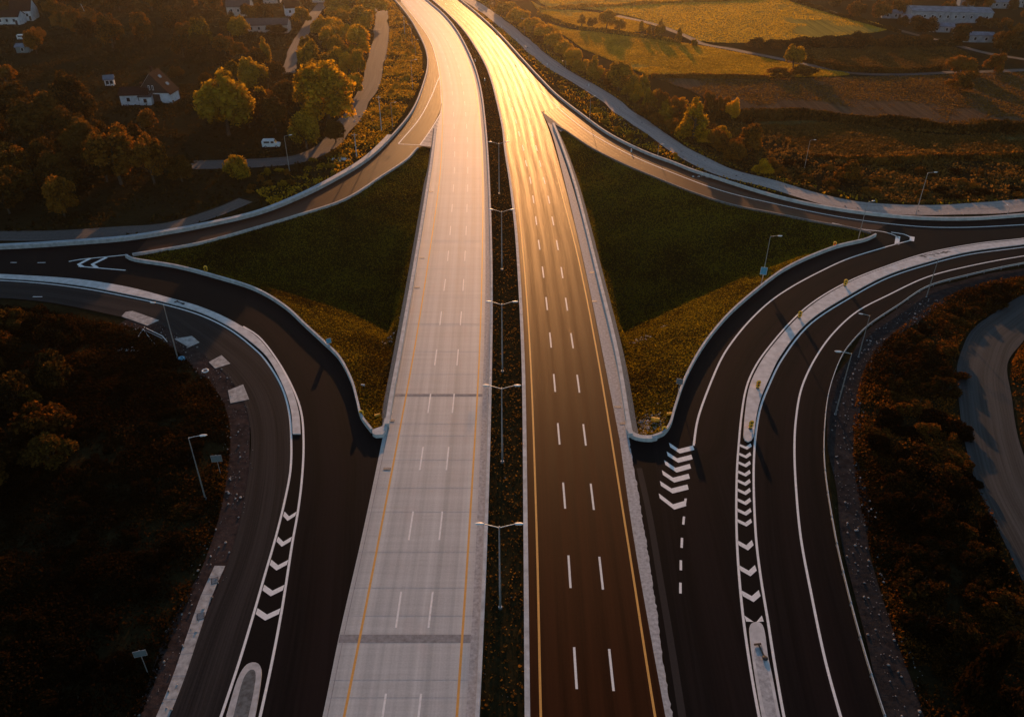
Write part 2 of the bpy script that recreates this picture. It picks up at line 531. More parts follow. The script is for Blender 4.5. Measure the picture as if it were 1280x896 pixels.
# ------------------------------------------------------------------ traced outlines (photo survey points)
bar_left = [(440, -55), (470, -25), (492, 0), (510, 22), (522, 42), (532, 65), (534, 84), (527, 112), (515, 140), (495, 166), (460, 200), (420, 225), (370, 250), (320, 269), (250, 285), (212, 292), (160, 300), (100, 305), (0, 311), (-160, 314)]
conc_l_up = [(540.5, 186), (544, 161), (549, 145), (552, 130), (550.5, 100), (546, 77), (537, 50), (520, 25), (500, 0), (478, -25), (448, -55)]
conc_l_lo = [(379, 1000), (403, 896), (424, 794), (452, 672), (478, 548), (497, 448), (517, 336), (535, 224), (540.5, 186)]
conc_r = [(587, 1000), (594, 896), (605, 672), (612, 448), (613, 336), (610, 224), (606, 160), (600, 112), (591, 80), (571, 40), (553, 18), (532, 0), (506, -24), (470, -55)]
main_l = [(665, 1000), (663, 896), (660, 672), (656, 448), (649, 320), (645.5, 279), (639, 227), (633, 190), (629.5, 160), (621, 122), (616.5, 105), (608.5, 83), (595.5, 60), (581, 39), (560, 17), (541, 0), (516, -24), (482, -55)]
main_r_lo = [(851, 1000), (832, 896), (792, 672), (774.5, 549), (754, 448), (731, 336), (704, 224), (688, 168), (677, 140)]
bar_right_up = [(517, -50), (545, -25), (574, 0), (596, 18), (622, 42), (653, 76), (676, 101), (696, 121), (724, 143), (760, 169)]
bar_right = bar_right_up + [(790, 185), (815, 196), (840, 205), (865, 215), (890, 223), (960, 245), (1017, 258.5), (1080, 268.5), (1145, 274.5), (1210, 275.5), (1280, 271), (1450, 258)]
inf_r_top = [(692, 156), (705, 163), (740, 186), (780, 206), (820, 223), (865, 241), (915, 257), (960, 266), (1020, 278), (1070, 287), (1088, 292)]
inf_r_near = [(1094, 296), (1082, 301.5), (1047, 310), (1010, 324), (980, 339), (960, 353), (915, 391), (890, 419), (872, 445), (855, 478), (843, 513), (837, 533), (829, 544), (815, 549.5)]
inf_r_main = [(800, 549.5), (790, 544), (784, 530), (782, 505), (770, 448), (747, 341), (720, 229), (697, 172)]
inf_l_top = [(530, 183), (524, 185), (508, 201), (478, 221), (430, 251), (370, 271), (320, 286), (250, 305), (200, 314), (166, 319.5)]
inf_l_near = [(158, 322), (166, 326), (220, 335), (270, 348), (320, 364), (357, 386), (382, 409), (407, 432), (424, 449), (440, 479), (447, 504), (452, 523), (465, 541)]
inf_l_main = [(474, 545), (482, 530), (491, 485), (497, 446), (514, 336), (531, 230), (537, 190)]
edge_d = [(1500, 302), (1380, 316), (1280, 331), (1210, 346), (1160, 360), (1122, 384), (1085, 409), (1065, 429), (1052, 447), (1036, 490), (1030, 535), (1030, 585), (1043, 672), (1060, 747), (1082, 827), (1104, 896), (1140, 1000)]
road_ll = [(-160, 366), (37, 375), (100, 385), (152, 396), (197, 404), (225, 422), (255, 444), (282, 468), (303, 498), (313, 535), (312, 580), (300, 650), (284, 706), (250, 790), (213, 890), (172, 1000)]

W_barL, W_cLu, W_cLl, W_cR = L(bar_left), L(conc_l_up), L(conc_l_lo), L(conc_r)
W_mL, W_mRl, W_barR, W_barRu = L(main_l), L(main_r_lo), L(bar_right), L(bar_right_up)
W_rt, W_rn, W_rm = L(inf_r_top), L(inf_r_near, .8), L(inf_r_main, .8)
W_lt, W_ln, W_lm = L(inf_l_top), L(inf_l_near, .8), L(inf_l_main, .8)
W_D, W_ll = L(edge_d), L(road_ll)

poly_inf_r = W_rt + W_rn + W_rm
poly_inf_l = W_lt + W_ln + W_lm
b0 = G(677, 140)
poly_right = [b0] + W_barR[[i for i, p in enumerate(W_barR) if (p - G(696, 121)).length < 3][0]:] + W_D + [p for p in LP([(866, 1000), (841, 896), (807, 672), (785, 549)])] + W_rm[::-1][-3:] + W_rn[::-1] + W_rt[::-1]
poly_left = W_barL + W_ll + W_cLl[:[i for i, p in enumerate(W_cLl) if p.y > G(478, 548).y][0]] + W_lm[:3][::-1] + W_ln[::-1] + W_lt[::-1] + [G(525, 182)] + W_cLu
poly_left = [p for p in poly_left]

def np2(poly): return np.array([(p[0], p[1]) for p in poly])
def inside(poly, X, Y):
    P = np2(poly); n = len(P)
    r = np.zeros(X.shape, bool)
    j = n - 1
    for i in range(n):
        yi, yj = P[i, 1], P[j, 1]
        if yi != yj:
            c = ((yi > Y) != (yj > Y)) & (X < (P[j, 0] - P[i, 0]) * (Y - yi) / (yj - yi) + P[i, 0])
            r ^= c
        j = i
    return r
def dist(line, X, Y, closed=False, thin=1):
    P = np2(line)[::thin] if thin > 1 else np2(line)
    if closed: P = np.vstack([P, P[:1]])
    best = np.full(X.shape, 1e18)
    for a, b in zip(P[:-1], P[1:]):
        d = b - a; l2 = d @ d
        if l2 < 1e-9: continue
        t = np.clip(((X - a[0]) * d[0] + (Y - a[1]) * d[1]) / l2, 0, 1)
        best = np.minimum(best, (X - a[0] - t * d[0]) ** 2 + (Y - a[1] - t * d[1]) ** 2)
    return np.sqrt(best)

def vnoise(X, Y, sc, seed):
    r = np.random.default_rng(seed).random((256, 256))
    x = X / sc + 1000.0; y = Y / sc + 1000.0
    xi = np.floor(x).astype(int); yi = np.floor(y).astype(int)
    fx = x - xi; fy = y - yi
    fx = fx * fx * (3 - 2 * fx); fy = fy * fy * (3 - 2 * fy)
    a = r[xi % 256, yi % 256]; b = r[(xi + 1) % 256, yi % 256]; c = r[xi % 256, (yi + 1) % 256]; d = r[(xi + 1) % 256, (yi + 1) % 256]
    return (a * (1 - fx) + b * fx) * (1 - fy) + (c * (1 - fx) + d * fx) * fy

# tracks (defined early, the ground has to stay below them)
svc_r = L([(548, -32), (570, -13), (586, 0), (607, 14), (630, 31), (640, 39), (665, 61), (690, 81), (740, 111), (790, 146), (827, 172), (865, 197), (915, 217), (960, 229), (1010, 244), (1060, 256), (1120, 262), (1185, 262), (1280, 257), (1400, 246)], 2)
svc_l = L([(474, -10), (475.5, 8), (477, 38), (471, 75), (460, 112), (445, 137), (427, 162), (405, 185), (370, 199), (335, 203), (290, 205), (238, 206)], 2)
svc_l2 = L([(307, 250), (262, 268), (212, 281), (150, 289), (75, 294), (0, 296), (-140, 297)], 2)
village = L([(412, -12), (407, 0), (397, 12), (385, 32), (378, 45), (368, 65), (360, 92)], 2)
farm1 = L([(772, 20), (815, 30), (857, 45), (877, 55), (915, 62), (960, 71), (1010, 81), (1072, 92), (1130, 93), (1180, 91), (1280, 88), (1400, 80)], 2)
farm2 = L([(960, -8), (997, 2), (1060, 21), (1115, 36), (1150, 45), (1197, 57), (1235, 67), (1290, 76)], 2)
bend = L([(1420, 350), (1340, 368), (1285, 389), (1247, 418), (1229, 448), (1229, 490), (1240, 548), (1263, 610), (1292, 672), (1330, 745), (1380, 830)], 1.5)
TRACKS = [(svc_r, 6.2), (svc_l, 6.5), (svc_l2, 5.0), (village, 5.0), (farm1, 3.6), (farm2, 3.6), (bend, 7.4)]
poly_main = W_mL + [p for p in W_barRu if p.y > b0.y + 6] + [b0] + W_mRl[::-1]
poly_conc = W_cLl + W_cLu + W_cR[::-1]
poly_median = W_cR + W_mL[::-1]

def terrain(X, Y):
    """ground height"""
    z = np.full(X.shape, -.14)
    road = np.zeros(X.shape, bool)
    for p in (poly_right, poly_left, poly_main, poly_conc, poly_median):
        road |= inside(p, X, Y)
    for p in (W_rm, W_mRl, W_lm, W_cLl, W_cLu):
        road |= dist(p, X, Y, thin=3) < 5.0
    dr = np.full(X.shape, 1e9)
    for p in (W_barL, W_ll, W_barR, W_D):
        dr = np.minimum(dr, dist(p, X, Y, thin=4))
    for t, w in TRACKS:
        dr = np.minimum(dr, np.maximum(dist(t, X, Y, thin=3) - w / 2 - .6, 0))
    k = np.clip((dr - 2.0) / 14, 0, 1); k = k * k * (3 - 2 * k)
    bump = (vnoise(X, Y, 28, 1) - .35) * 2.2 + (vnoise(X, Y, 9, 2) - .5) * .9 + (vnoise(X, Y, 3.6, 3) - .5) * .35
    z = np.where(road, z, z + np.maximum(bump, -.6) * k)
    # sunken infields
    for top, near, main, poly in ((W_rt, W_rn, W_rm, poly_inf_r), (W_lt, W_ln, W_lm, poly_inf_l)):
        ins = inside(poly, X, Y)
        dtop = dist(top, X, Y, thin=3); dn = dist(near, X, Y, thin=3); dm = dist(main, X, Y, thin=3)
        p_, q_ = dtop * .23, dn * .52
        hh = np.clip(.5 + .5 * (q_ - p_) / 2.2, 0, 1)
        dep = q_ * (1 - hh) + p_ * hh - 2.2 * hh * (1 - hh) * .5
        dep = np.minimum(dep, np.minimum(dm * 2.2 + .2, 11))
        dep = dep + (vnoise(X, Y, 6, 5) - .5) * .25 * np.clip(dep, 0, 1)
        z = np.where(ins, -.03 - np.maximum(dep, 0), z)
    return z

def zat(x, y):
    """height of the built ground, read from its 2 m grid"""
    i = int(np.clip(np.searchsorted(xs, x) - 1, 0, len(xs) - 2)); j = int(np.clip(np.searchsorted(ys, y) - 1, 0, len(ys) - 2))
    u = (x - xs[i]) / (xs[i + 1] - xs[i]); v = (y - ys[j]) / (ys[j + 1] - ys[j])
    Z = GZ.reshape(len(ys), len(xs))
    return float((Z[j, i] * (1 - u) + Z[j, i + 1] * u) * (1 - v) + (Z[j + 1, i] * (1 - u) + Z[j + 1, i + 1] * u) * v)

# ------------------------------------------------------------------ ground
xs = np.concatenate([np.linspace(-2500, -400, 12)[:-1], np.arange(-400, 402, 2.0), np.linspace(400, 2500, 12)[1:]])
ys = np.concatenate([np.linspace(-600, 30, 8)[:-1], np.arange(30, 560, 2.0), np.arange(560, 900, 12.0), np.linspace(900, 3500, 10)])
GX, GY = np.meshgrid(xs, ys)
GZ = terrain(GX.ravel(), GY.ravel())
ny, nx = GX.shape
me = bpy.data.meshes.new('ground')
nv = nx * ny
me.vertices.add(nv)
me.vertices.foreach_set('co', np.stack([GX.ravel(), GY.ravel(), GZ], 1).astype(np.float32).ravel())
ii = (np.arange(ny - 1)[:, None] * nx + np.arange(nx - 1)[None, :]).ravel()
quads = np.stack([ii, ii + 1, ii + nx + 1, ii + nx], 1).astype(np.int32)
def set_faces(me, quads):
    m, k = quads.shape
    me.loops.add(m * k); me.polygons.add(m)
    me.loops.foreach_set('vertex_index', quads.ravel())
    me.polygons.foreach_set('loop_start', np.arange(0, m * k, k, dtype=np.int32))
    me.update(calc_edges=True)
set_faces(me, quads)
me.polygons.foreach_set('use_smooth', [True] * len(me.polygons))
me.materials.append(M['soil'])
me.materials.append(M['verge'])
cx = GX.ravel()[quads].mean(1); cy = GY.ravel()[quads].mean(1)
inn = inside(poly_inf_l, cx, cy) | inside(poly_inf_r, cx, cy)
me.polygons.foreach_set('material_index', inn.astype(np.int32))
g = bpy.data.objects.new('ground', me); COL.objects.link(g); struct(g)

# ------------------------------------------------------------------ roads
def fx(line, ys_):
    return None
def by_rows(A, B, step=2.0):
    """pair two lines lying roughly along +Y at equal fractions of their length"""
    n = max(20, int(arclen(A)[-1] / step))
    return resample(A, n), resample(B, n)

mk = lambda mb, name, mat, parent=None: struct(mb.build(name, mat, parent)) if parent is None else mb.build(name, mat, parent)

ramp_r = mk(MB().sheet(poly_right, 0.0), 'slip_road', M['asphalt_ramp'])
ramp_l = mk(MB().sheet(poly_left, 0.0), 'slip_road', M['asphalt_ramp'])
def rowpair(Lx, Rx, y0, y1, step):
    """strip edges sampled at common forward distance"""
    Ys = np.arange(y0, y1, step)
    def ip(line):
        P = np2(line); o = np.argsort(P[:, 1]); return np.interp(Ys, P[o, 1], P[o, 0])
    a, b = ip(Lx), ip(Rx)
    return [Vector((x, y, 0)) for x, y in zip(a, Ys)], [Vector((x, y, 0)) for x, y in zip(b, Ys)]
Y0 = G(640, 990).y; Y1 = 640.0
cA, cB = rowpair(W_cLl + W_cLu, W_cR, Y0, Y1, 2.0)
conc = struct(strip('concrete_carriageway', cA, cB, .012, M['concrete_road'], 8))
mainR = W_mRl + [p for p in W_barRu[::-1] if p.y > b0.y + 6]
mA, mB_ = rowpair(W_mL, mainR, Y0, Y1, 2.0)
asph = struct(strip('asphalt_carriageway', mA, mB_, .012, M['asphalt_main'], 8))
# the upper slip lanes carry a worn surface of their own
def lane(A, B, z, mat, n=120, parent=None):
    return strip('worn_lane', resample(A, n), resample(B, n), z, mat, 6, parent)

# divider lines for the lower slip roads
divR_in = [(1400, 283), (1280, 300), (1225, 306), (1160, 318), (1110, 334), (1060, 354.5), (1010, 386), (960, 440), (944, 466), (936, 486), (931, 518), (929, 546)]
divR_out = [(1400, 289), (1280, 306), (1210, 315.5), (1160, 328), (1110, 344), (1060, 370), (1010, 403), (975, 446), (962, 472), (951, 498), (945.5, 520), (942, 546)]
lnR_in = [(1400, 281), (1280, 298), (1225, 304), (1160, 316), (1110, 332), (1060, 352), (1008, 384), (957, 439), (940, 466), (932, 488), (927, 518), (924, 548), (921, 593), (921, 672), (927, 754), (936, 822), (949, 896), (972, 1000)]
lnR_out = [(1400, 292), (1280, 309), (1210, 318.5), (1160, 331), (1110, 347.5), (1060, 374), (1012, 406), (977, 450), (962, 480), (951, 508), (945, 540), (942, 588), (945, 672), (951, 722), (960, 777), (967, 822), (980, 896), (1002, 1000)]
ctrR = [(1400, 304), (1280, 320), (1210, 333), (1160, 346), (1110, 369), (1072, 389), (1042, 416), (1019, 448), (1002, 485), (995, 523), (993, 560), (995, 610), (1001, 672), (1014, 742), (1032, 827), (1051, 896), (1082, 1000)]
divL_top = [(-160, 337), (22, 344.5), (100, 350), (162, 360), (212, 373), (250, 384), (287, 400), (320, 421), (342, 447), (362, 480), (373.5, 515), (376, 543)]
divL_bot = [(-160, 343), (25, 350), (100, 357.5), (162, 369), (212, 380), (250, 391), (287, 409), (320, 433), (335, 448), (355, 485), (364, 515), (366, 543)]
lnL_out = [(-160, 346), (25, 352), (100, 360), (162, 371.5), (212, 382.5), (250, 394), (287, 412), (318, 436), (330, 448), (351, 481), (361, 513), (364, 548), (363, 588), (355, 630), (344.5, 672), (330, 722), (320, 757), (300, 824), (276, 896), (240, 1000)]
lnL_in = [(304, 408), (322, 419.5), (344.5, 447), (366, 485), (376.5, 515), (379.5, 553), (377, 603), (371, 648), (366.5, 672), (352, 764), (339, 832), (325, 896), (302, 1000)]
W_dRi, W_dRo, W_dLt, W_dLb = L(divR_in, .8), L(divR_out, .8), L(divL_top, .8), L(divL_bot, .8)
W_lRi, W_lRo, W_cRr, W_lLo, W_lLi = L(lnR_in), L(lnR_out), L(ctrR), L(lnL_out), L(lnL_in)

lane(W_lRo, W_D, .004, M['asphalt_lane'], 200, ramp_r)
mergeR = W_rn[6:] + LP([(822, 600), (838, 720), (866, 900), (885, 1000)])
lane(mergeR, W_lRi[[i for i, p in enumerate(W_lRi) if p.x < 75][0]:], .004, M['asphalt_lane'], 180, ramp_r)
lane(W_ll, W_lLo, .004, M['asphalt_grey'], 200, ramp_l)
lane(W_lLi, W_ln[[i for i, p in enumerate(W_ln) if (p - G(320, 364)).length < 3][0]:] + W_cLl[::-1][[i for i, p in enumerate(W_cLl[::-1]) if p.y < G(478, 560).y][0]:], .004, M['asphalt_lane'], 160, ramp_l)
i0 = [i for i, p in enumerate(W_barR) if (p - G(700, 124)).length < 3][0]; i1 = [i for i, p in enumerate(W_barR) if (p - G(1145, 274)).length < 3][0]
lane(W_barR[i0:i1], [G(679, 142)] + W_rt, .004, M['asphalt_main'], 140, ramp_r)
j0 = [i for i, p in enumerate(W_barL) if (p - G(495, 3)).length < 6][0]; j1 = [i for i, p in enumerate(W_barL) if (p - G(160, 300)).length < 3][0]
lane(W_barL[j0:j1], [G(504, 4), G(520, 25), G(537, 50), G(546, 77), G(550.5, 100), G(551.5, 135)] + [G(538, 163), G(525, 182)] + W_lt[2:], .004, M['asphalt_main'], 160, ramp_l)

# --- painted lines
ZL = .022
def pline(px, w, mat, name, parent, z=ZL, line=None):
    return mk(ribbon(line or L(px), w, z), name, mat, parent)
yl = [(408, 1000), (430, 896), (474, 672), (516, 448), (534, 336), (549.5, 224), (552.3, 180), (553.3, 140), (551.5, 100), (547.5, 77), (538.5, 50), (521.5, 25), (502, 0), (472, -34)]
yr = [(564, 1000), (571, 896), (586, 672), (599, 448), (602.5, 336), (603.5, 224), (600.5, 160), (594, 112), (584, 76), (566, 40), (547, 17), (527, 0), (495, -30)]
pline(yl, .26, M['yellow'], 'edge_line', conc); pline(yr, .26, M['yellow'], 'edge_line', conc)
ol = [(679, 1000), (676, 896), (671, 672), (663, 448), (655, 330), (643.5, 218), (634, 166), (625, 124), (612, 83), (599, 60), (584.5, 39), (563.5, 17), (544, 0), (515, -28)]
orr = [(837, 1000), (819, 896), (784, 672), (747.5, 448), (723, 324), (698, 226), (685, 170), (671, 133), (655, 100), (640, 76), (618, 49), (598, 27), (577, 9), (566, 0), (536, -26)]
pline(ol, .24, M['yellow'], 'edge_line', asph); pline(orr, .24, M['yellow'], 'edge_line', asph)

def dashes(px, s0, period, ln, w, mat, name, parent):
    l = L(px); acc = arclen(l)
    mb = MB(); s = s0
    while s + ln < acc[-1]:
        if s > 0: mb.sweep(sub(l, s, s + ln), [(w / 2, ZL), (-w / 2, ZL)], closed=False)
        s += period
    return mk(mb, name, mat, parent)
dl1 = [(464, 1000), (479, 890), (496.7, 772), (512.5, 664.5), (525.5, 582), (535, 515.5), (543, 459), (549, 413), (554, 371), (558.5, 335), (561.5, 304), (564, 275), (566, 246), (568, 212), (568.4, 191), (567.5, 153), (565, 113), (560, 85), (551, 60), (535, 34), (515, 10), (494, -12)]
dl2 = [(511, 1000), (523.7, 890), (537, 772), (550.7, 660), (558.7, 580), (565.5, 515), (571, 458), (575, 411), (578.7, 363), (582, 304), (584, 250), (584.7, 206), (583.6, 164), (579, 113), (573, 85), (564, 60), (548, 34), (528, 10), (506, -12)]
dr1 = [(733, 1000), (723, 890), (712.5, 724), (705, 617), (698, 538), (692.5, 472), (687.5, 419), (682.5, 372), (678, 334), (673, 300), (669.5, 271), (666, 245), (661, 216), (657.5, 204), (654, 186), (649.5, 170), (641, 138), (631, 108), (618, 78), (601, 50), (580, 27), (556, 4), (530, -18)]
dr2 = [(784, 1000), (770, 890), (752.5, 726), (740, 618), (730, 538), (722, 473), (714, 419), (707, 373), (701.5, 335), (695.5, 300), (690, 271), (685, 245), (678, 217), (675, 204), (671, 187), (666, 170), (657, 140), (645, 108), (630, 76), (611, 48), (589, 25), (566, 4), (540, -18)]
def s_at(px, y):
    l = L(px); acc = arclen(l); Y = G(640, y).y
    i = next(i for i, p in enumerate(l) if p.y >= Y); return acc[i]
P_ = 12.75
dashes(dl1, s_at(dl1, 794.5) - 3 * P_, P_, 4.9, .22, M['white'], 'lane_dashes', conc)
dashes(dl2, s_at(dl2, 794.5) - 3 * P_, P_, 4.9, .22, M['white'], 'lane_dashes', conc)
dashes(dr1, s_at(dr1, 744) - 3 * P_, P_, 4.9, .25, M['white'], 'lane_dashes', asph)
dashes(dr2, s_at(dr2, 745) - 3 * P_, P_, 4.9, .25, M['white'], 'lane_dashes', asph)
# concrete road: tar bands, gutter groove
jm = MB()
for yc, x0, x1, d in ((798, 424, 594, 1.05), (494, 489, 611, .7)):
    a, b = G(x0, yc), G(x1, yc)
    jm.sheet([(a.x, a.y - d / 2), (b.x, b.y - d / 2), (b.x, b.y + d / 2), (a.x, a.y + d / 2)], .017)
mk(jm, 'tar_joint', M['joint'], conc)
gm = MB()
for yc in (146, 181, 211, 224, 260, 301, 303, 336, 405, 407, 372, 440, 468, 530, 545, 575, 610, 640, 690, 735, 770, 850, 872):
    P = np2(W_cLl + W_cLu); o = np.argsort(P[:, 1]); Yc = G(600, yc).y
    xa = np.interp(Yc, P[o, 1], P[o, 0]); P2 = np2(W_cR); xb = np.interp(Yc, P2[:, 1], P2[:, 0])
    gm.sheet([(xa, Yc), (xb, Yc), (xb, Yc + .07), (xa, Yc + .07)], .0165)
mk(gm, 'saw_cut', M['cut'], conc)
mk(ribbon(L([(588, 1000), (595, 896), (605.5, 672), (612, 448), (613, 336), (610, 224), (606, 160), (600, 112), (591, 80), (571, 40), (553, 18), (532, 0), (506, -24)]), .85, .018, -.55), 'gutter', M['gutter'], conc)
mk(ribbon(L([(386, 1000), (409, 896), (430, 794), (457, 672), (483, 548), (502, 448), (521, 340)]), .08, .018), 'saw_cut', M['joint'], conc)

# right carriageway gutter strip
gs = L([(858.5, 1000), (836.5, 896), (799.5, 672), (780, 552)])
gsn = []
st_mb = MB()
inner = L([(852, 1000), (832, 896), (792, 672), (774.5, 549)]); outer = L([(866, 1000), (841, 896), (824, 790), (822, 770), (815, 725), (807, 672), (796, 605), (786, 549)])
nI = 120
A = resample(inner, nI); B = resample(outer, nI)
B = [b + Vector((random.uniform(-.09, .09), 0, 0)) for b in B]
struct(strip('gutter_strip', A, B, .02, M['gutter'], 2))
A = resample(L([(774.5, 549), (754.5, 448), (731.5, 336), (705, 224), (690, 168), (681, 146)]), 120); B = resample(L([(786, 549), (769, 448), (744, 336), (713, 224), (696, 172), (691, 156)]), 120)
struct(strip('gutter_strip', A, B, .03, M['gutter'], 2))
# gore brick apron, right
struct(MB().sheet(LP([(676, 139), (690, 149), (706, 162.5), (701, 165), (693, 158.5), (684, 153)]), .036).build('gore_apron', M['stone']))
# left hatched gore
gl = struct(MB().sheet(LP([(551, 142), (543, 162), (541, 184), (525, 182.5), (537, 164)]), .026).build('gore_apron', M['kerb']))
hm = MB()
for k in range(9):
    t = k / 9
    a = G(549.5 - 23 * t, 145 + 36 * t); b = G(549.5 - 7.5 * t, 145 + 36 * t + 2)
    hm.sheet([(a.x, a.y), (b.x, b.y), (b.x, b.y + .7), (a.x, a.y + .7)], .032)
hm.build('hatch_marking', M['joint'], gl)

# slip-road lines
pline(ctrR, .28, M['white'], 'lane_line', ramp_r); pline(lnR_in, .28, M['white'], 'edge_line', ramp_r); pline(lnR_out, .28, M['white'], 'edge_line', ramp_r)
pline([(1110, 308), (1060, 323.6), (1025, 339.6), (989, 359), (962.5, 377), (936, 402), (914, 429), (902, 448), (885, 487), (872, 525), (867, 557)], .3, M['white'], 'edge_line', ramp_r)
pline([(640, 78), (661.6, 100), (682, 120), (715, 150), (734, 164), (760, 179.5), (790, 195), (840, 216), (900, 238), (960, 253), (1060, 273), (1145, 283), (1197, 284.5), (1280, 281), (1450, 270)], .3, M['white'], 'lane_line', ramp_r)
pline([(1040, 279), (1080, 287), (1105, 290), (1120, 295), (1123, 298)], .28, M['white'], 'gore_line', ramp_r)
pline([(1110, 308), (1125, 304), (1141, 300)], .28, M['white'], 'gore_line', ramp_r)
pline(None, .9, M['white'], 'gore_line', ramp_r, line=LP([(1122.5, 295.5), (1121, 305.5)]))
pline([(1114, 290.5), (1130, 293), (1139, 297)], .35, M['white'], 'gore_line', ramp_r)
pline(None, .9, M['white'], 'gore_line', ramp_r, z=ZL + .004, line=LP([(1140.5, 296), (1139.5, 301.5)]))
# left gore
pline(lnL_out, .28, M['white'], 'edge_line', ramp_l); pline(lnL_in, .28, M['white'], 'edge_line', ramp_l)
pline([(550, 95), (546, 104), (539.6, 120), (523.6, 149.5), (498, 180)], .35, M['white'], 'lane_line', ramp_l)
pline(None, .35, M['white'], 'stop_line', ramp_l, line=LP([(498, 180.2), (525, 181.6)]))
pline([(551, 142), (538, 163), (525, 181.5)], .3, M['white'], 'gore_line', ramp_l, z=.038)
pline([(552, 130), (550, 100), (546, 77), (537, 50), (520.5, 26), (501, 2)], .26, M['white'], 'gore_line', ramp_l, z=.026)
pline([(86, 327), (100, 324.5), (130, 321.5), (160, 318.5)], .32, M['white'], 'gore_line', ramp_l)
pline([(98, 333), (125, 335.3), (157, 338)], .32, M['white'], 'gore_line', ramp_l)
pline(None, .75, M['white'], 'gore_line', ramp_l, z=ZL + .004, line=LP([(113, 323), (98.5, 330.5), (103, 333.5)]))
pline(None, .75, M['white'], 'gore_line', ramp_l, z=ZL + .004, line=LP([(133, 322), (115.5, 330.5), (121, 334.8)]))
for a, b in (((13, 328.3), (21, 328.3)), ((47, 328.5), (57, 328.3)), ((41, 371), (53, 371))):
    pline(None, .22, M['white'], 'lane_dash', ramp_l, line=LP([a, b]))

def chev(mb, l, a, r, w, z=ZL):
    l, a, r = G(*l), G(*a), G(*r)
    # mitred V: outline with constant along-road thickness
    mb.sheet([(l.x, l.y + w / 2), (a.x, a.y + w / 2), (r.x, r.y + w / 2), (r.x, r.y - w / 2), (a.x, a.y - w / 2), (l.x, l.y - w / 2)], z)
cm = MB()
for l, a, r in (((837, 556), (849, 564), (867, 559.5)), ((834, 567), (847, 575.5), (865, 571)), ((831, 578), (845, 587.5), (863, 582.5)), ((828, 590.5), (842, 600), (861.5, 595)), ((825.5, 604), (840, 613.5), (860, 608.5)), ((824, 619.5), (842, 633.5), (857, 629))):
    chev(cm, l, a, r, .95)
cm.sheet([tuple(G(*p))[:2] for p in ((855.5, 623), (858.5, 623), (857.5, 630), (855, 631.5))], ZL + .004)
mk(cm, 'chevron_marking', M['white'], ramp_r)
dm = MB()
for a, b in (((855, 645.5), (854, 655.5)), ((852.5, 672), (852, 684.5)), ((851, 700), (851, 712.5)), ((850.5, 728), (850.5, 741.5))):
    dm.sweep(LP([a, b]), [(.14, ZL), (-.14, ZL)], closed=False)
mk(dm, 'lane_dashes', M['white'], ramp_r)
cm = MB()
for ya in (560, 571, 582, 593.5, 605, 616.5, 629, 642, 655.5, 684.5, 716.5, 748.5):
    Yc = G(640, ya).y
    xa = np.interp(-Yc, -np2(W_lRi)[:, 1], np2(W_lRi)[:, 0]); xb = np.interp(-Yc, -np2(W_lRo)[:, 1], np2(W_lRo)[:, 0])
    a = G(935, ya); xm = (xa + xb) / 2; hw = (xb - xa) / 2 - .28
    t = .33 if ya < 660 else .42
    up = .7 if ya < 660 else .85
    cm.sheet([(xm - hw, Yc + up + t), (xm, Yc + t), (xm + hw, Yc + up + t), (xm + hw, Yc + up - t), (xm, Yc - t), (xm - hw, Yc + up - t)], ZL)
for s in (-1, 1):
    a = G(943.5, 776)
    cm.sheet([(a.x + s * .15, a.y - .1), (a.x + s * .95, a.y + .75), (a.x + s * .95, a.y - .05)], ZL)
mk(cm, 'chevron_marking', M['white'], ramp_r)
cm = MB()
for ya in (648, 680, 709.5, 741.5, 771.5):
    Yc = G(640, ya).y
    xa = np.interp(-Yc, -np2(W_lLo)[:, 1], np2(W_lLo)[:, 0]); xb = np.interp(-Yc, -np2(W_lLi)[:, 1], np2(W_lLi)[:, 0])
    xm = (xa + xb) / 2 - .05; hw = (xb - xa) / 2 - .25
    t = .4; up = .85
    cm.sheet([(xm - hw, Yc + up + t), (xm, Yc + t), (xm + hw, Yc + up + t), (xm + hw, Yc + up - t), (xm, Yc - t), (xm - hw, Yc + up - t)], ZL)
mk(cm, 'chevron_marking', M['white'], ramp_l)

# worn repair strip beside the gutter
def seam(px, w, mat, parent, z=.010): return mk(ribbon(L(px), w, z), 'paving_seam', M[mat], parent)
seam([(799, 585), (812, 645), (826, 728), (838, 800), (853, 896), (869, 1000)], .75, 'asphalt_grey', ramp_r)

# traffic islands
def island(out, h, name='traffic_island', mat='kerb_pale', core=None):
    mb = MB().prism(out, -.1, h)
    o = struct(mb.build(name, M[mat]))
    return o
def round_end(a, b, n=6):
    a, b = Vector(a), Vector(b); c = (a + b) / 2; r = (a - b) / 2
    out = []
    for k in range(1, n):
        t = math.pi * k / n
        out.append(Vector((c.x + r.x * math.cos(t) + r.y * math.sin(t) * -1, c.y + r.y * math.cos(t) + r.x * math.sin(t), 0)))
    return out
def dir_ok(pts, a, b, ref):
    return pts
isl_r = island(W_dRi + [G(931, 551), G(935, 553), G(939, 551)] + W_dRo[::-1], .17)
isl_l = island(W_dLt + W_dLb[::-1], .17)
ir2 = L([(1002, 1010), (975, 896), (965, 845), (960, 822), (955.5, 790), (953, 782), (949, 778.5), (944, 778), (939, 780), (936.5, 785), (937, 796), (940, 822), (951, 890), (975, 1010)], .5)
isl_r2 = island(ir2, .16)
il2 = L([(252, 1010), (283, 896), (297, 850), (303, 838), (309, 831), (316, 828.5), (323, 830), (327, 837), (326.5, 850), (319, 896), (293, 1010)], .5)
isl_l2 = island(il2, .16, mat='kerb')
il3 = L([(264, 1008), (292, 896), (304, 851), (308, 843), (313, 838), (318, 838), (320, 844), (319, 856), (311, 896), (284, 1008)], .5)
MB().sheet(il3, .165).build('earth_core', M['core'], isl_l2)
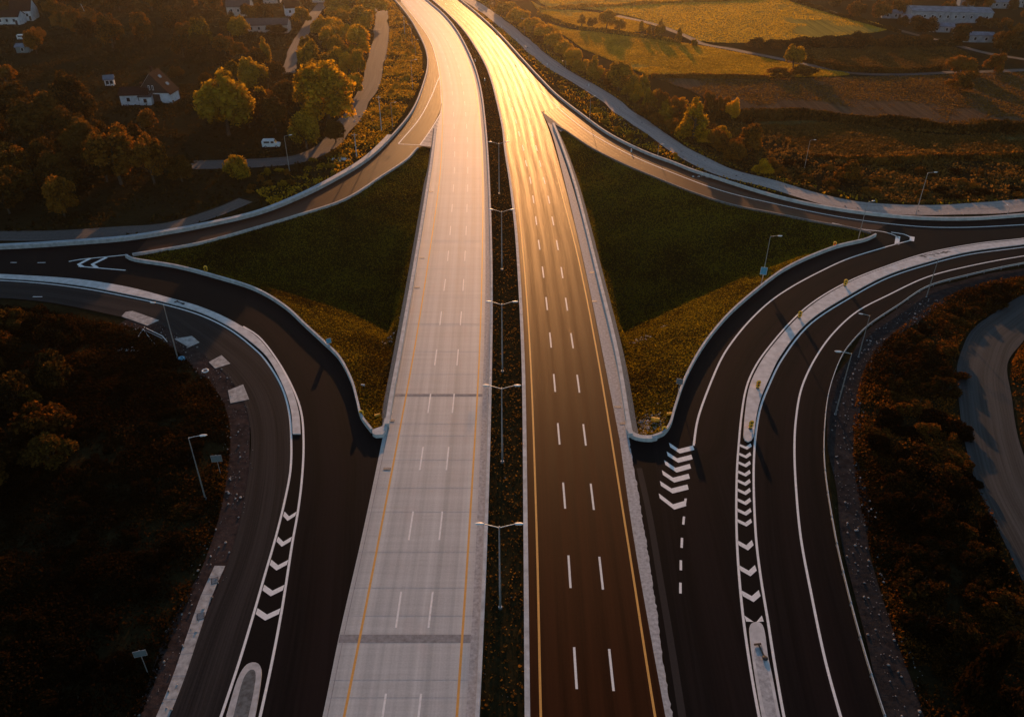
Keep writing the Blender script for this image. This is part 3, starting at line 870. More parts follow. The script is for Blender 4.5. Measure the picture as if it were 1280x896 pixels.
ic = L([(983, 1000), (957, 896), (946, 840), (943, 812), (951.5, 806), (955, 824), (962, 850), (971, 896), (996, 1000)], .6)
MB().sheet(ic, .165).build('paved_core', M['gutter'], isl_r2)
# gutter shade strip along the right island
# broken kerb marks on the island
bm = MB()
for (x, y, s) in ((1153, 320.3, .9), (1158, 319.2, .6), (1163, 318.6, .8), (1167, 318.2, .5), (1171, 317.0, 1.0), (1177, 316.3, .5), (1181, 315.3, .9), (1186, 314.6, .6), (1168, 320.3, .4), (1157, 321.4, .5)):
    c = G(x, y, .17); n = random.randint(5, 7)
    bm.sheet([(c.x + s * random.uniform(.5, 1) * math.cos(2 * math.pi * k / n), c.y + .6 * s * random.uniform(.4, 1) * math.sin(2 * math.pi * k / n)) for k in range(n)], .176)
bm.build('oil_stain', M['black'], isl_r)

# ------------------------------------------------------------------ barriers, kerbs, walls
def wall(line, prof, name, mat, label, cat, smooth=False, off=None):
    o = MB().sweep(line, prof).build(name, M[mat])
    return tag(o, label, cat)
def jersey(h=.85, b=.28, t=.1, c=0.0):
    return [(c - b, -.1), (c - b, .08), (c - t - .04, .3), (c - t, h), (c + t, h), (c + t + .04, .3), (c + b, .08), (c + b, -.1)][::-1]
def boxp(a, b, h, z0=-.12): return [(b, z0), (b, h), (a, h), (a, z0)]
# travel from bottom to top of frame: positive offset = right
wall(W_cR, boxp(.02, .42, .55), 'median_kerb', 'parapet', 'pale concrete median wall along the light concrete carriageway', 'median wall')
wall(W_mL, boxp(-.55, -.02, .32), 'median_kerb', 'parapet', 'pale concrete kerb between the median strip and the brown asphalt carriageway', 'kerb')
par_l = [p for p in L([(484, 535), (490, 497), (499, 448), (518.5, 336), (536.5, 224), (542, 184), (544.5, 162)])]
pl = wall(par_l, boxp(-.28, .3, .8), 'parapet_wall', 'parapet', 'pale concrete parapet along the left edge of the light concrete carriageway', 'parapet')
par_r = L([(788, 547), (785, 530), (771.5, 448), (746, 341), (717.5, 229), (700, 178), (691.5, 157)])
pr = wall(par_r, boxp(-.3, .28, .8), 'parapet_wall', 'parapet', 'pale concrete parapet beside the grey gutter of the brown asphalt carriageway', 'parapet')
def stone_strip(line, a, b, za, zb, name, parent):
    N_ = normals(line); acc = arclen(line)
    A = [Vector((p.x + n[0] * a, p.y + n[1] * a, 0)) for p, n in zip(line, N_)]
    B = [Vector((p.x + n[0] * b, p.y + n[1] * b, 0)) for p, n in zip(line, N_)]
    o = strip(name, A, B, 0, M['stone'], 1, parent)
    co = np.empty(len(o.data.vertices) * 3, np.float32); o.data.vertices.foreach_get('co', co); co = co.reshape(-1, 3)
    co[0::2, 2] = za; co[1::2, 2] = zb
    o.data.vertices.foreach_set('co', co.ravel())
    ul = o.data.uv_layers[0]; u = np.empty(len(o.data.loops) * 2, np.float32); ul.data.foreach_get('uv', u); u = u.reshape(-1, 2)
    u2 = np.stack([u[:, 1] * 10, u[:, 0] * abs(b - a) * 1.3], 1); ul.data.foreach_set('uv', u2.astype(np.float32).ravel())
    return o
stone_strip(par_l, -.28, -1.35, .62, -.9, 'stone_pitching', pl)
stone_strip(par_r, .28, 1.45, .62, -.9, 'stone_pitching', pr)
# end noses
nose_r = MB().sweep(L([(784, 530), (785.5, 541), (791, 547), (801, 550), (814, 550.5), (820, 549)], .4), boxp(-.45, .3, .62)).build('wall_nose', M['parapet']); tag(nose_r, 'curved concrete wall end closing the right-hand infield above the chevrons', 'wall')
nose_l = MB().prism(LP([(465.5, 541), (466, 545.5), (470, 547.5), (479, 547), (483, 541), (486, 528), (481.5, 526), (479, 536), (474, 538)]), -.1, .6).build('wall_nose', M['parapet']); tag(nose_l, 'concrete wall end closing the left-hand infield beside the concrete carriageway', 'wall')

def guard_rail(line, side, label, post=True, h=.78, thick=.09, step=4.0):
    root = empty('guard_rail', line[0])
    o = line[0]
    mb = MB().sweep(line, [(-thick, h - .34), (-thick * .3, h - .26), (-thick, h - .17), (-thick, h), (thick, h), (thick, h - .34)][::-1])
    mb.build('rail', M['rail'], root, local=o)
    acc = arclen(line); s = 1.0; k = 0
    pm = None
    while s < acc[-1] and k < 100:
        p = at_len(line, acc, s)
        b = MB().box((p.x - o.x, p.y - o.y, .2), (.12, .12, .9))
        b.build('post', M['galv'], root); k += 1; s += step
    tag(root, label, 'guard rail')
    return root
wall(W_rn, boxp(-.16, .16, .75), 'barrier_wall', 'parapet', 'thin pale barrier wall along the near curve of the right-hand infield', 'barrier')
wall(W_ln, boxp(-.16, .16, .75), 'barrier_wall', 'parapet', 'thin pale barrier wall along the near curve of the left-hand infield', 'barrier')
wall(W_rt, boxp(-.2, .2, .35), 'barrier_wall', 'stone', 'low rough stone kerb along the far side of the right-hand infield', 'kerb')
wall(W_lt[3:], boxp(-.22, .22, .45), 'barrier_wall', 'kerb', 'low grey stone kerb along the far side of the left-hand infield', 'kerb')
iL = [i for i, p in enumerate(W_barL) if (p - G(487, 174)).length < 3][0]
blue = [p + Vector((0, 0, 0)) for p in W_barL[iL:]]
wall(blue, boxp(.2, 1.5, .5), 'barrier_wall', 'bluewall', 'broad pale blue-grey concrete barrier bordering the upper left slip road', 'barrier')
wall(W_barL, boxp(-.45, .0, .8), 'barrier_wall', 'kerb', 'long thin outer barrier curving round the upper left slip road', 'barrier')
wall(W_barR, boxp(-.25, .1, .75), 'barrier_wall', 'kerb_pale', 'long thin outer barrier curving along the upper right slip road', 'barrier')
guard_rail(W_D, 1, 'steel guard rail along the outer edge of the lower right slip road', step=4.5, h=.6, thick=.05)

# concrete drain strip, left bottom
dst = L([(155, 1000), (203, 896), (222, 850), (240, 797), (258, 745), (275, 707)])
drain = struct(ribbon(dst, 1.25, .03).build('drain_strip', M['slab']))
jm2 = MB(); acc = arclen(dst)
for s in np.arange(2, acc[-1], 2.6):
    a, b = at_len(dst, acc, s), at_len(dst, acc, s + .06)
    jm2.sweep([a, b], [(.62, .036), (-.62, .036)], closed=False)
jm2.build('joint', M['joint'], drain)
def grate(px, py, rz, label, grp, w=1.0, d=.55, z=.03):
    p = G(px, py)
    root = empty('drain_grate', (p.x, p.y, z), rz)
    MB().box((0, 0, .008), (w, d, .016)).build('frame', M['black'], root)
    b = MB()
    for k in range(6): b.box((-w * .38 + k * w * .152, 0, .021), (.045, d * .8, .01))
    b.build('bars', M['galv'], root)
    tag(root, label, 'drain grate', grp)
grate(268.5, 725.5, R(-70), 'black drain grate nearer the upper end of the pale drain strip', 'drain grates', .9, .8, .038)
grate(251, 770, R(-70), 'black drain grate lower down the pale drain strip', 'drain grates', .9, .8, .038)
for i, (x, y, lab) in enumerate(((539, 240, 'small dark drain mark at the far end of the concrete carriageway shoulder'), (527.5, 322.5, 'dark drain mark at mid height on the concrete carriageway shoulder'), (521.5, 359.5, 'dark drain mark just below the next one on the concrete shoulder'), (489, 526, 'dark drain block beside the left wall end'), (484, 586, 'grey drain cover on the concrete shoulder below the wall end'), (772, 509, 'narrow dark drain in the gutter near the right wall end'), (779, 529.5, 'short black drain in the gutter beside the right wall end'), (740, 341, 'dark drain in the gutter midway along the brown carriageway'), (743, 377, 'low dark drain in the gutter, nearer than the midway one'))):
    grate(x, y, 0, lab, 'drain grates', .95, .5, .034)

# ------------------------------------------------------------------ tracks, shoulders, fields
def track(line, w, name, mat='dirt', z=.0, rag=.5):
    n = normals(line); A = []; B = []
    for i, (p, q) in enumerate(zip(line, n)):
        ra = (vnoise(np.array([p.x]), np.array([p.y]), 11, 11)[0] - .5) * rag * 2; rb = (vnoise(np.array([p.x]), np.array([p.y]), 11, 12)[0] - .5) * rag * 2
        A.append(Vector((p.x + q[0] * (w / 2 + ra), p.y + q[1] * (w / 2 + ra), 0))); B.append(Vector((p.x - q[0] * (w / 2 + rb), p.y - q[1] * (w / 2 + rb), 0)))
    return struct(strip(name, A, B, z, M[mat], 4))
def trackmat(nm, f):
    m, nt, out = newmat(nm)
    q = lambda *c: tuple(x * f for x in c)
    b = nt.nodes.new('ShaderNodeBsdfPrincipled')
    uv = nt.nodes.new('ShaderNodeTexCoord').outputs['UV']; pos = geo_pos(nt)
    st = noise(nt, mapping(nt, uv, (9, .25, 1)), 1.0, 4, .6)
    fn = noise(nt, pos, 1.6, 5, .7)
    c = ramp(nt, st, [(.3, q(.10, .09, .085)), (.7, q(.27, .235, .215))])
    c = mixc(nt, .45, c, ramp(nt, fn, [(.3, q(.07, .062, .06)), (.7, q(.28, .25, .235))]))
    nt.links.new(c, b.inputs['Base Color']); b.inputs['Roughness'].default_value = .85; b.inputs['Specular IOR Level'].default_value = .2
    nt.links.new(b.outputs[0], out.inputs[0]); return m
M['track'] = trackmat('wheel_worn_dirt', .55)
M['track_pale'] = trackmat('pale_gravel_track', 2.0)
track(svc_r, 6.2, 'gravel_track', 'track_pale', .0, .7); track(svc_l, 6.5, 'gravel_track', 'track', .004, .9); track(svc_l2, 5.0, 'gravel_track', 'track', -.02, 1.2)
track(village, 5.0, 'village_road', 'track', .008); track(farm1, 3.6, 'farm_track', 'track', .004); track(farm2, 3.6, 'farm_track', 'track', -.008)
M['track_grey'] = asphalt('grey_dust_track', (.024, .027, .029), (.050, .052, .053), rough=.8, spec=.15, streak=.6, bands=3)
track(bend, 7.4, 'dirt_bend', 'track_grey', .0, .5)
# gravel shoulders
shR = [Vector((p.x + n[0] * -2.4, p.y + n[1] * -2.4, 0)) for p, n in zip(W_D, normals(W_D))]
track(shR, 3.8, 'gravel_shoulder', 'gravel', -.03, .9)
shL = [Vector((p.x + n[0] * 1.5, p.y + n[1] * 1.5, 0)) for p, n in zip(W_ll, normals(W_ll))]
track(shL[[i for i, p in enumerate(shL) if p.x > G(150, 396).x][0]:], 3.1, 'gravel_shoulder', 'gravel_red', -.03, .8)

FIELDS = {
 'meadow_a': ('field', [(660, -30), (960, -40), (1000, 3), (1110, 36), (1055, 44), (1000, 51), (930, 54), (880, 52), (830, 33), (772, 17), (720, 10), (690, 9), (668, -2)]),
 'meadow_c': ('field', [(664, 2), (690, 12), (722, 13), (772, 22), (812, 33), (790, 41), (745, 36), (705, 29), (680, 19)]),
 'meadow_b': ('field', [(683, 29), (712, 37), (760, 43), (850, 54), (900, 62), (960, 74), (1010, 84), (1062, 93), (960, 97), (820, 95), (775, 80), (730, 62)]),
 'ploughed': ('field_brown', [(820, 98), (960, 98.5), (1180, 94), (1300, 92), (1300, 152), (1120, 150), (1040, 143), (960, 146), (905, 132), (860, 112)]),
 'pasture': ('field_dark', [(1005, 62), (1100, 59), (1185, 58), (1215, 74), (1180, 88), (1072, 89), (1015, 79)]),
 'pasture_b': ('field_dark', [(940, 152), (1060, 152), (1130, 165), (1200, 170), (1320, 168), (1320, 192), (1180, 192), (1020, 196)]),
}
WF = {}
for k, (m, px) in FIELDS.items():
    w = L(px, 4); WF[k] = w
    struct(MB().sheet(w, {'meadow_a': .0, 'meadow_b': .004, 'meadow_c': .006}.get(k, -.012)).build('field', M[m]))

# let the ground lie under the fields and tracks
co = np.empty(nv * 3, np.float32); g.data.vertices.foreach_get('co', co); co = co.reshape(-1, 3)
fm = np.zeros(nv, bool)
for w in WF.values(): fm |= inside(w, co[:, 0], co[:, 1]) | (dist(w, co[:, 0], co[:, 1], True, 2) < 3)
for t, w in TRACKS: fm |= dist(t, co[:, 0], co[:, 1], thin=2) < w / 2 + 2.2
co[fm, 2] = np.minimum(co[fm, 2], -.14)
g.data.vertices.foreach_set('co', co.ravel()); g.data.update()
def ground_z(X, Y):
    Z = GZ.reshape(len(ys), len(xs))
    i = np.clip(np.searchsorted(xs, X) - 1, 0, len(xs) - 2); j = np.clip(np.searchsorted(ys, Y) - 1, 0, len(ys) - 2)
    u = (X - xs[i]) / (xs[i + 1] - xs[i]); v = (Y - ys[j]) / (ys[j + 1] - ys[j])
    z = (Z[j, i] * (1 - u) + Z[j, i + 1] * u) * (1 - v) + (Z[j + 1, i] * (1 - u) + Z[j + 1, i + 1] * u) * v
    fmm = np.zeros(X.shape, bool)
    for w in WF.values(): fmm |= inside(w, X, Y)
    return np.where(fmm, np.minimum(z, -.1), z)

# ------------------------------------------------------------------ foliage
def quad_cloud(name, C, Nn, size, mat, aspect=1.0, tri=False):
    """C centres (n,3), Nn normals (n,3), size (n,)"""
    n = len(C)
    Nn = Nn / np.maximum(np.linalg.norm(Nn, axis=1, keepdims=True), 1e-6)
    r = rng.normal(size=(n, 3))
    U = np.cross(Nn, r); U /= np.maximum(np.linalg.norm(U, axis=1, keepdims=True), 1e-6)
    V = np.cross(Nn, U)
    s = size[:, None] / 2
    if tri:
        pts = np.stack([C - U * s, C + U * s, C + V * s * 2 * aspect], 1); k = 3
    else:
        j = 1 + rng.uniform(-.35, .35, (n, 4, 1))
        pts = np.stack([-U - V * aspect, U - V * aspect * .6, U * .8 + V * aspect, -U * .7 + V * aspect], 1) * s[:, :, None].reshape(n, 1, 1) * j + C[:, None, :]
        k = 4
    me = bpy.data.meshes.new(name)
    me.vertices.add(n * k); me.vertices.foreach_set('co', pts.astype(np.float32).ravel())
    set_faces(me, np.arange(n * k, dtype=np.int32).reshape(n, k))
    me.materials.append(mat)
    return me

def crown_pts(r, n, shape, rg):
    """leaf centres and normals for a unit crown: radius 1, from z=0 to z=1 (scaled later)"""
    if shape == 'cone': nb = 26
    elif shape == 'shrub': nb = 16
    else: nb = 30
    B = []
    for i in range(nb):
        if shape == 'cone':
            z = rg.uniform(.05, .95); rr = (1 - z) ** .8 * .85 + .06; br = .18 + .22 * (1 - z)
        elif shape == 'shrub':
            z = rg.uniform(.1, .78); rr = math.sqrt(max(0, 1 - (z - .3) ** 2 / .4)) * .75; br = rg.uniform(.2, .38)
        else:
            z = rg.uniform(.18, .86); rr = math.sqrt(max(0, 1 - ((z - .46) / .52) ** 2)) * .72; br = rg.uniform(.2, .36)
        a = rg.uniform(0, 2 * math.pi); q = math.sqrt(rg.uniform(.1, 1)) * rr
        B.append((q * math.cos(a), q * math.sin(a), z, br))
    B = np.array(B)
    w = B[:, 3] ** 2; w /= w.sum()
    idx = rg.choice(nb, n, p=w)
    d = rg.normal(size=(n, 3)); d /= np.linalg.norm(d, axis=1, keepdims=True)
    d[:, 2] = np.where(d[:, 2] < -.5, -d[:, 2] * .5, d[:, 2])
    rad = B[idx, 3] * rg.uniform(.55, 1.12, n)
    C = B[idx, :3] + d * rad[:, None] * np.array([1, 1, .72])
    C[:, 2] = np.clip(C[:, 2], .0, None)
    Nn = d + rg.normal(size=(n, 3)) * .65
    return C, Nn

def make_plant(kind, seed, shape, n, leaf, height, radius, mat, trunkh):
    """prototype tree 'height' tall; copies are scaled"""
    global rng
    rg = np.random.default_rng(seed)
    root = empty(kind, (0, 0, 0))
    C, Nn = crown_pts(1, n, shape, rg)
    z0 = trunkh
    P = np.stack([C[:, 0] * radius, C[:, 1] * radius, z0 + C[:, 2] * (height - z0)], 1)
    me = quad_cloud('crown' if shape != 'shrub' else 'foliage', P, Nn, leaf * rg.uniform(.6, 1.4, n), mat)
    c = bpy.data.objects.new('crown' if shape != 'shrub' else 'foliage', me); COL.objects.link(c); c.parent = root
    mb = MB()
    if shape == 'shrub':
        for k in range(5):
            a = 2 * math.pi * k / 5 + rg.uniform(-.4, .4)
            mb.tube([(0.05 * math.cos(a), .05 * math.sin(a), -.4), (radius * .3 * math.cos(a), radius * .3 * math.sin(a), height * .4), (radius * .5 * math.cos(a), radius * .5 * math.sin(a), height * .75)], [.05, .035, .012], 5)
        mb.build('stem', M['bark'], root)
    else:
        tr = .022 * height + .05
        mb.tube([(0, 0, -.6), (.0, .0, .6), (.05 * radius, .03 * radius, height * .45), (.02 * radius, -.03 * radius, height * .85)], [tr * 1.5, tr, tr * .65, .04], 7)
        for k in range(7):
            a = 2 * math.pi * k / 7 + rg.uniform(-.4, .4); zz = height * rg.uniform(.25, .55)
            mb.tube([(.03 * radius, 0, zz), (radius * .4 * math.cos(a), radius * .4 * math.sin(a), zz + height * .12), (radius * .75 * math.cos(a), radius * .75 * math.sin(a), zz + height * .22)], [tr * .45, tr * .28, .03], 5)
        mb.build('trunk', M['bark'], root)
    root['_h'] = height; root['_r'] = radius
    return root

PROTO = {}
for i in range(4): PROTO['tree', i] = make_plant('tree', 20 + i, 'round', 8500, .46, 12.0, 5.2, M['leaf_green'], 1.4)
for i in range(2): PROTO['conical_tree', i] = make_plant('conical_tree', 40 + i, 'cone', 5600, .38, 12.0, 3.2, M['leaf_green'], .8)
for i in range(4): PROTO['shrub', i] = make_plant('shrub', 60 + i, 'shrub', 2800, .22, 3.0, 2.2, M['leaf_rust'], .0)
for i in range(2): PROTO['bush', i] = make_plant('bush', 80 + i, 'shrub', 6000, .31, 6.0, 4.0, M['leaf_rust'], .0)
USED = set()
PLACED = []
def put(kind, x, y, z, h, r, mat, label, cat, group, rz=None, var=None):
    n = len([k for k in PROTO if k[0] == kind])
    i = random.randrange(n) if var is None else var
    p = PROTO[kind, i]
    if (kind, i) in USED: o = copy_tree(p)
    else: o = p; USED.add((kind, i))
    o.location = (x, y, z - .05)
    e_ = random.uniform(.78, 1.28) if kind in ('shrub', 'bush') else random.uniform(.92, 1.08)
    o.scale = (r / p['_r'] * e_, r / p['_r'] / e_, h / p['_h'])
    o.rotation_euler = (0, 0, random.uniform(0, 6.28) if rz is None else rz)
    for ch in o.children:
        if not ch.name.startswith(('trunk', 'stem')):
            s = ch.material_slots[0]; s.link = 'OBJECT'; s.material = M[mat]
    tag(o, label, cat, group)
    PLACED.append((x, y, r))
    return o
def put_px(kind, x, yb, yt, w, mat, label, cat='tree', group=None):
    p = G(x, yb)
    h = max(1.2, hgt(x, yb, yt)); r = max(.6, w / 2 * mpp(x, yb))
    # nearer crowns cover their own base: base taken at the crown's foot
    return put(kind, p.x, p.y, zat(p.x, p.y), h, r, mat, label, cat, group)

gL = 'trees on the left beyond the slip road'
TREES = [
 ('tree', 286, 168, 90, 80, 'leaf_green', 'large round olive tree right of the dark-roofed farmhouse'),
 ('tree', 318, 118, 73, 42, 'leaf_green', 'olive tree just behind the large round tree by the farmhouse'),
 ('tree', 254, 62, 23, 31, 'leaf_green', 'amber topped tree standing alone above the farmhouse garden'),
 ('tree', 301, 52, 22, 32, 'leaf_green', 'small tree just below the white gabled house at the top'),
 ('tree', 412, 160, 77, 76, 'leaf_gold', 'big bright golden tree left of the gravel track'),
 ('tree', 384, 186, 139, 40, 'leaf_green', 'dark rounded tree in front of the golden tree, beside the gravel track'),
 ('conical_tree', 333, 82, 48, 21, 'leaf_green', 'small pointed tree left of the village road'),
 ('tree', 390, 92, 50, 33, 'leaf_green', 'dark tree right of the village road'),
 ('tree', 453, 44, 8, 34, 'leaf_gold', 'golden tree beside the far end of the gravel track'),
 ('tree', 449, 76, 31, 34, 'leaf_gold', 'golden round tree, second along the gravel track from the top'),
 ('tree', 422, 76, 46, 24, 'leaf_green', 'brownish tree left of the golden trees along the track'),
 ('tree', 424, 92, 60, 20, 'leaf_gold', 'small yellow tree behind the big golden tree, leftmost of three'),
 ('tree', 437, 96, 65, 26, 'leaf_gold', 'yellow tree behind the big golden tree, middle of three'),
 ('tree', 450, 98, 62, 20, 'leaf_gold', 'yellow tree behind the big golden tree, rightmost of three'),
 ('tree', 404, 46, 24, 32, 'leaf_green', 'round tree just right of the village road near the top'),
 ('tree', 379, 30, 9, 26, 'leaf_green', 'round tree left of the village road, near the far white house'),
 ('tree', 467, 24, -6, 46, 'leaf_gold', 'golden tree at the top edge beside the gravel track'),
 ('tree', 436, 22, -6, 40, 'leaf_green', 'dim olive tree at the top edge left of the golden trees'),
 ('tree', 418, 14, -10, 34, 'leaf_green', 'dim tree at the top edge right of the village road'),
 ('tree', 388, 150, 104, 42, 'leaf_green', 'dark tree tucked left of the big golden tree'),
 ('tree', 360, 140, 98, 40, 'leaf_dark', 'dark tree between the village road end and the golden tree'),
 ('tree', 152, 232, 162, 66, 'leaf_rust', 'broad rusty tree in the lower left wood, left of a pair'),
 ('tree', 194, 232, 172, 48, 'leaf_rust', 'rusty tree in the lower left wood, right of a pair'),
 ('tree', 172, 205, 152, 46, 'leaf_rust', 'rusty tree rising behind the pair in the lower left wood'),
 ('tree', 26, 228, 181, 46, 'leaf_rust', 'dark rusty tree near the left edge above the slip road'),
 ('tree', 112, 212, 152, 56, 'leaf_dark', 'dark tree left of the rusty pair in the lower wood'),
 ('tree', 60, 190, 122, 70, 'leaf_dark', 'very dark broad tree left of the white shed'),
 ('tree', 98, 166, 98, 62, 'leaf_dark', 'very dark tree just below the white shed'),
 ('tree', 18, 160, 108, 62, 'leaf_dark', 'dark tree at the left edge below the top left house'),
 ('tree', 74, 232, 190, 48, 'leaf_dark', 'dark low tree between the rusty trees above the slip road'),
 ('tree', 228, 228, 196, 36, 'leaf_dark', 'small dark tree at the end of the gravel track'),
 ('bush', 298, 226, 192, 34, 'leaf_green', 'yellowish bush at the turn of the gravel track'),
 ('bush', 187, 163, 139, 30, 'leaf_rust', 'low rusty bush in front of the white annex'),
 ('tree', 142, 62, 18, 38, 'leaf_rust', 'rusty tree at the top left, right of the slanting pole'),
 ('tree', 96, 46, 14, 26, 'leaf_rust', 'small rust topped tree right of the top left house'),
 ('tree', 180, 52, 18, 28, 'leaf_rust', 'round dim tree above the farmhouse roof'),
 ('tree', 218, 42, 10, 32, 'leaf_dark', 'dark tree in the top wood left of the alone-standing amber tree'),
 ('tree', 230, 72, 44, 28, 'leaf_dark', 'low dark tree left of the amber topped tree'),
 ('tree', 282, 68, 42, 30, 'leaf_rust', 'low dim tree right of the amber topped tree'),
 ('tree', 346, 46, 32, 30, 'leaf_dark', 'dark clump in front of the long grey roofed building'),
 ('tree', 317, 30, 6, 30, 'leaf_rust', 'dim tree between the two houses at the top'),
 ('tree', 330, 28, 6, 26, 'leaf_dark', 'dark clump behind the long grey roofed building'),
 ('tree', 70, 20, -8, 34, 'leaf_dark', 'dark tree at the top edge beside the top left house'),
 ('tree', 110, 18, -10, 40, 'leaf_dark', 'dark tree at the top edge above the slanting pole'),
 ('tree', 150, 14, -10, 36, 'leaf_dark', 'dark tree at the top edge, middle of the upper left wood'),
 ('tree', 190, 14, -12, 36, 'leaf_rust', 'rust tipped tree at the top edge of the upper left wood'),
 ('tree', 232, 14, -12, 36, 'leaf_rust', 'brown tree at the top edge left of the gabled house'),
 ('tree', 268, 18, -8, 32, 'leaf_rust', 'brown tree touching the gabled house at the top'),
 ('tree', 312, 160, 130, 34, 'leaf_dark', 'dark tree between the large olive tree and the white van'),
 ('tree', 345, 165, 120, 40, 'leaf_dark', 'dark tree behind the white van'),
 ('tree', 222, 100, 84, 22, 'leaf_dark', 'dark small tree right of the farmhouse'),
 ('tree', 420, 178, 150, 30, 'leaf_dark', 'dark foot of greenery between golden tree and gravel track'),
 ('tree', 445, 118, 92, 26, 'leaf_gold', 'yellow green tree at the track edge above the golden tree'),
]
for t in TREES: put_px(*t, group=gL) if t[0] != 'bush' else put_px(*t, cat='bush')
gR = 'trees along the hedge line right of the gravel track'
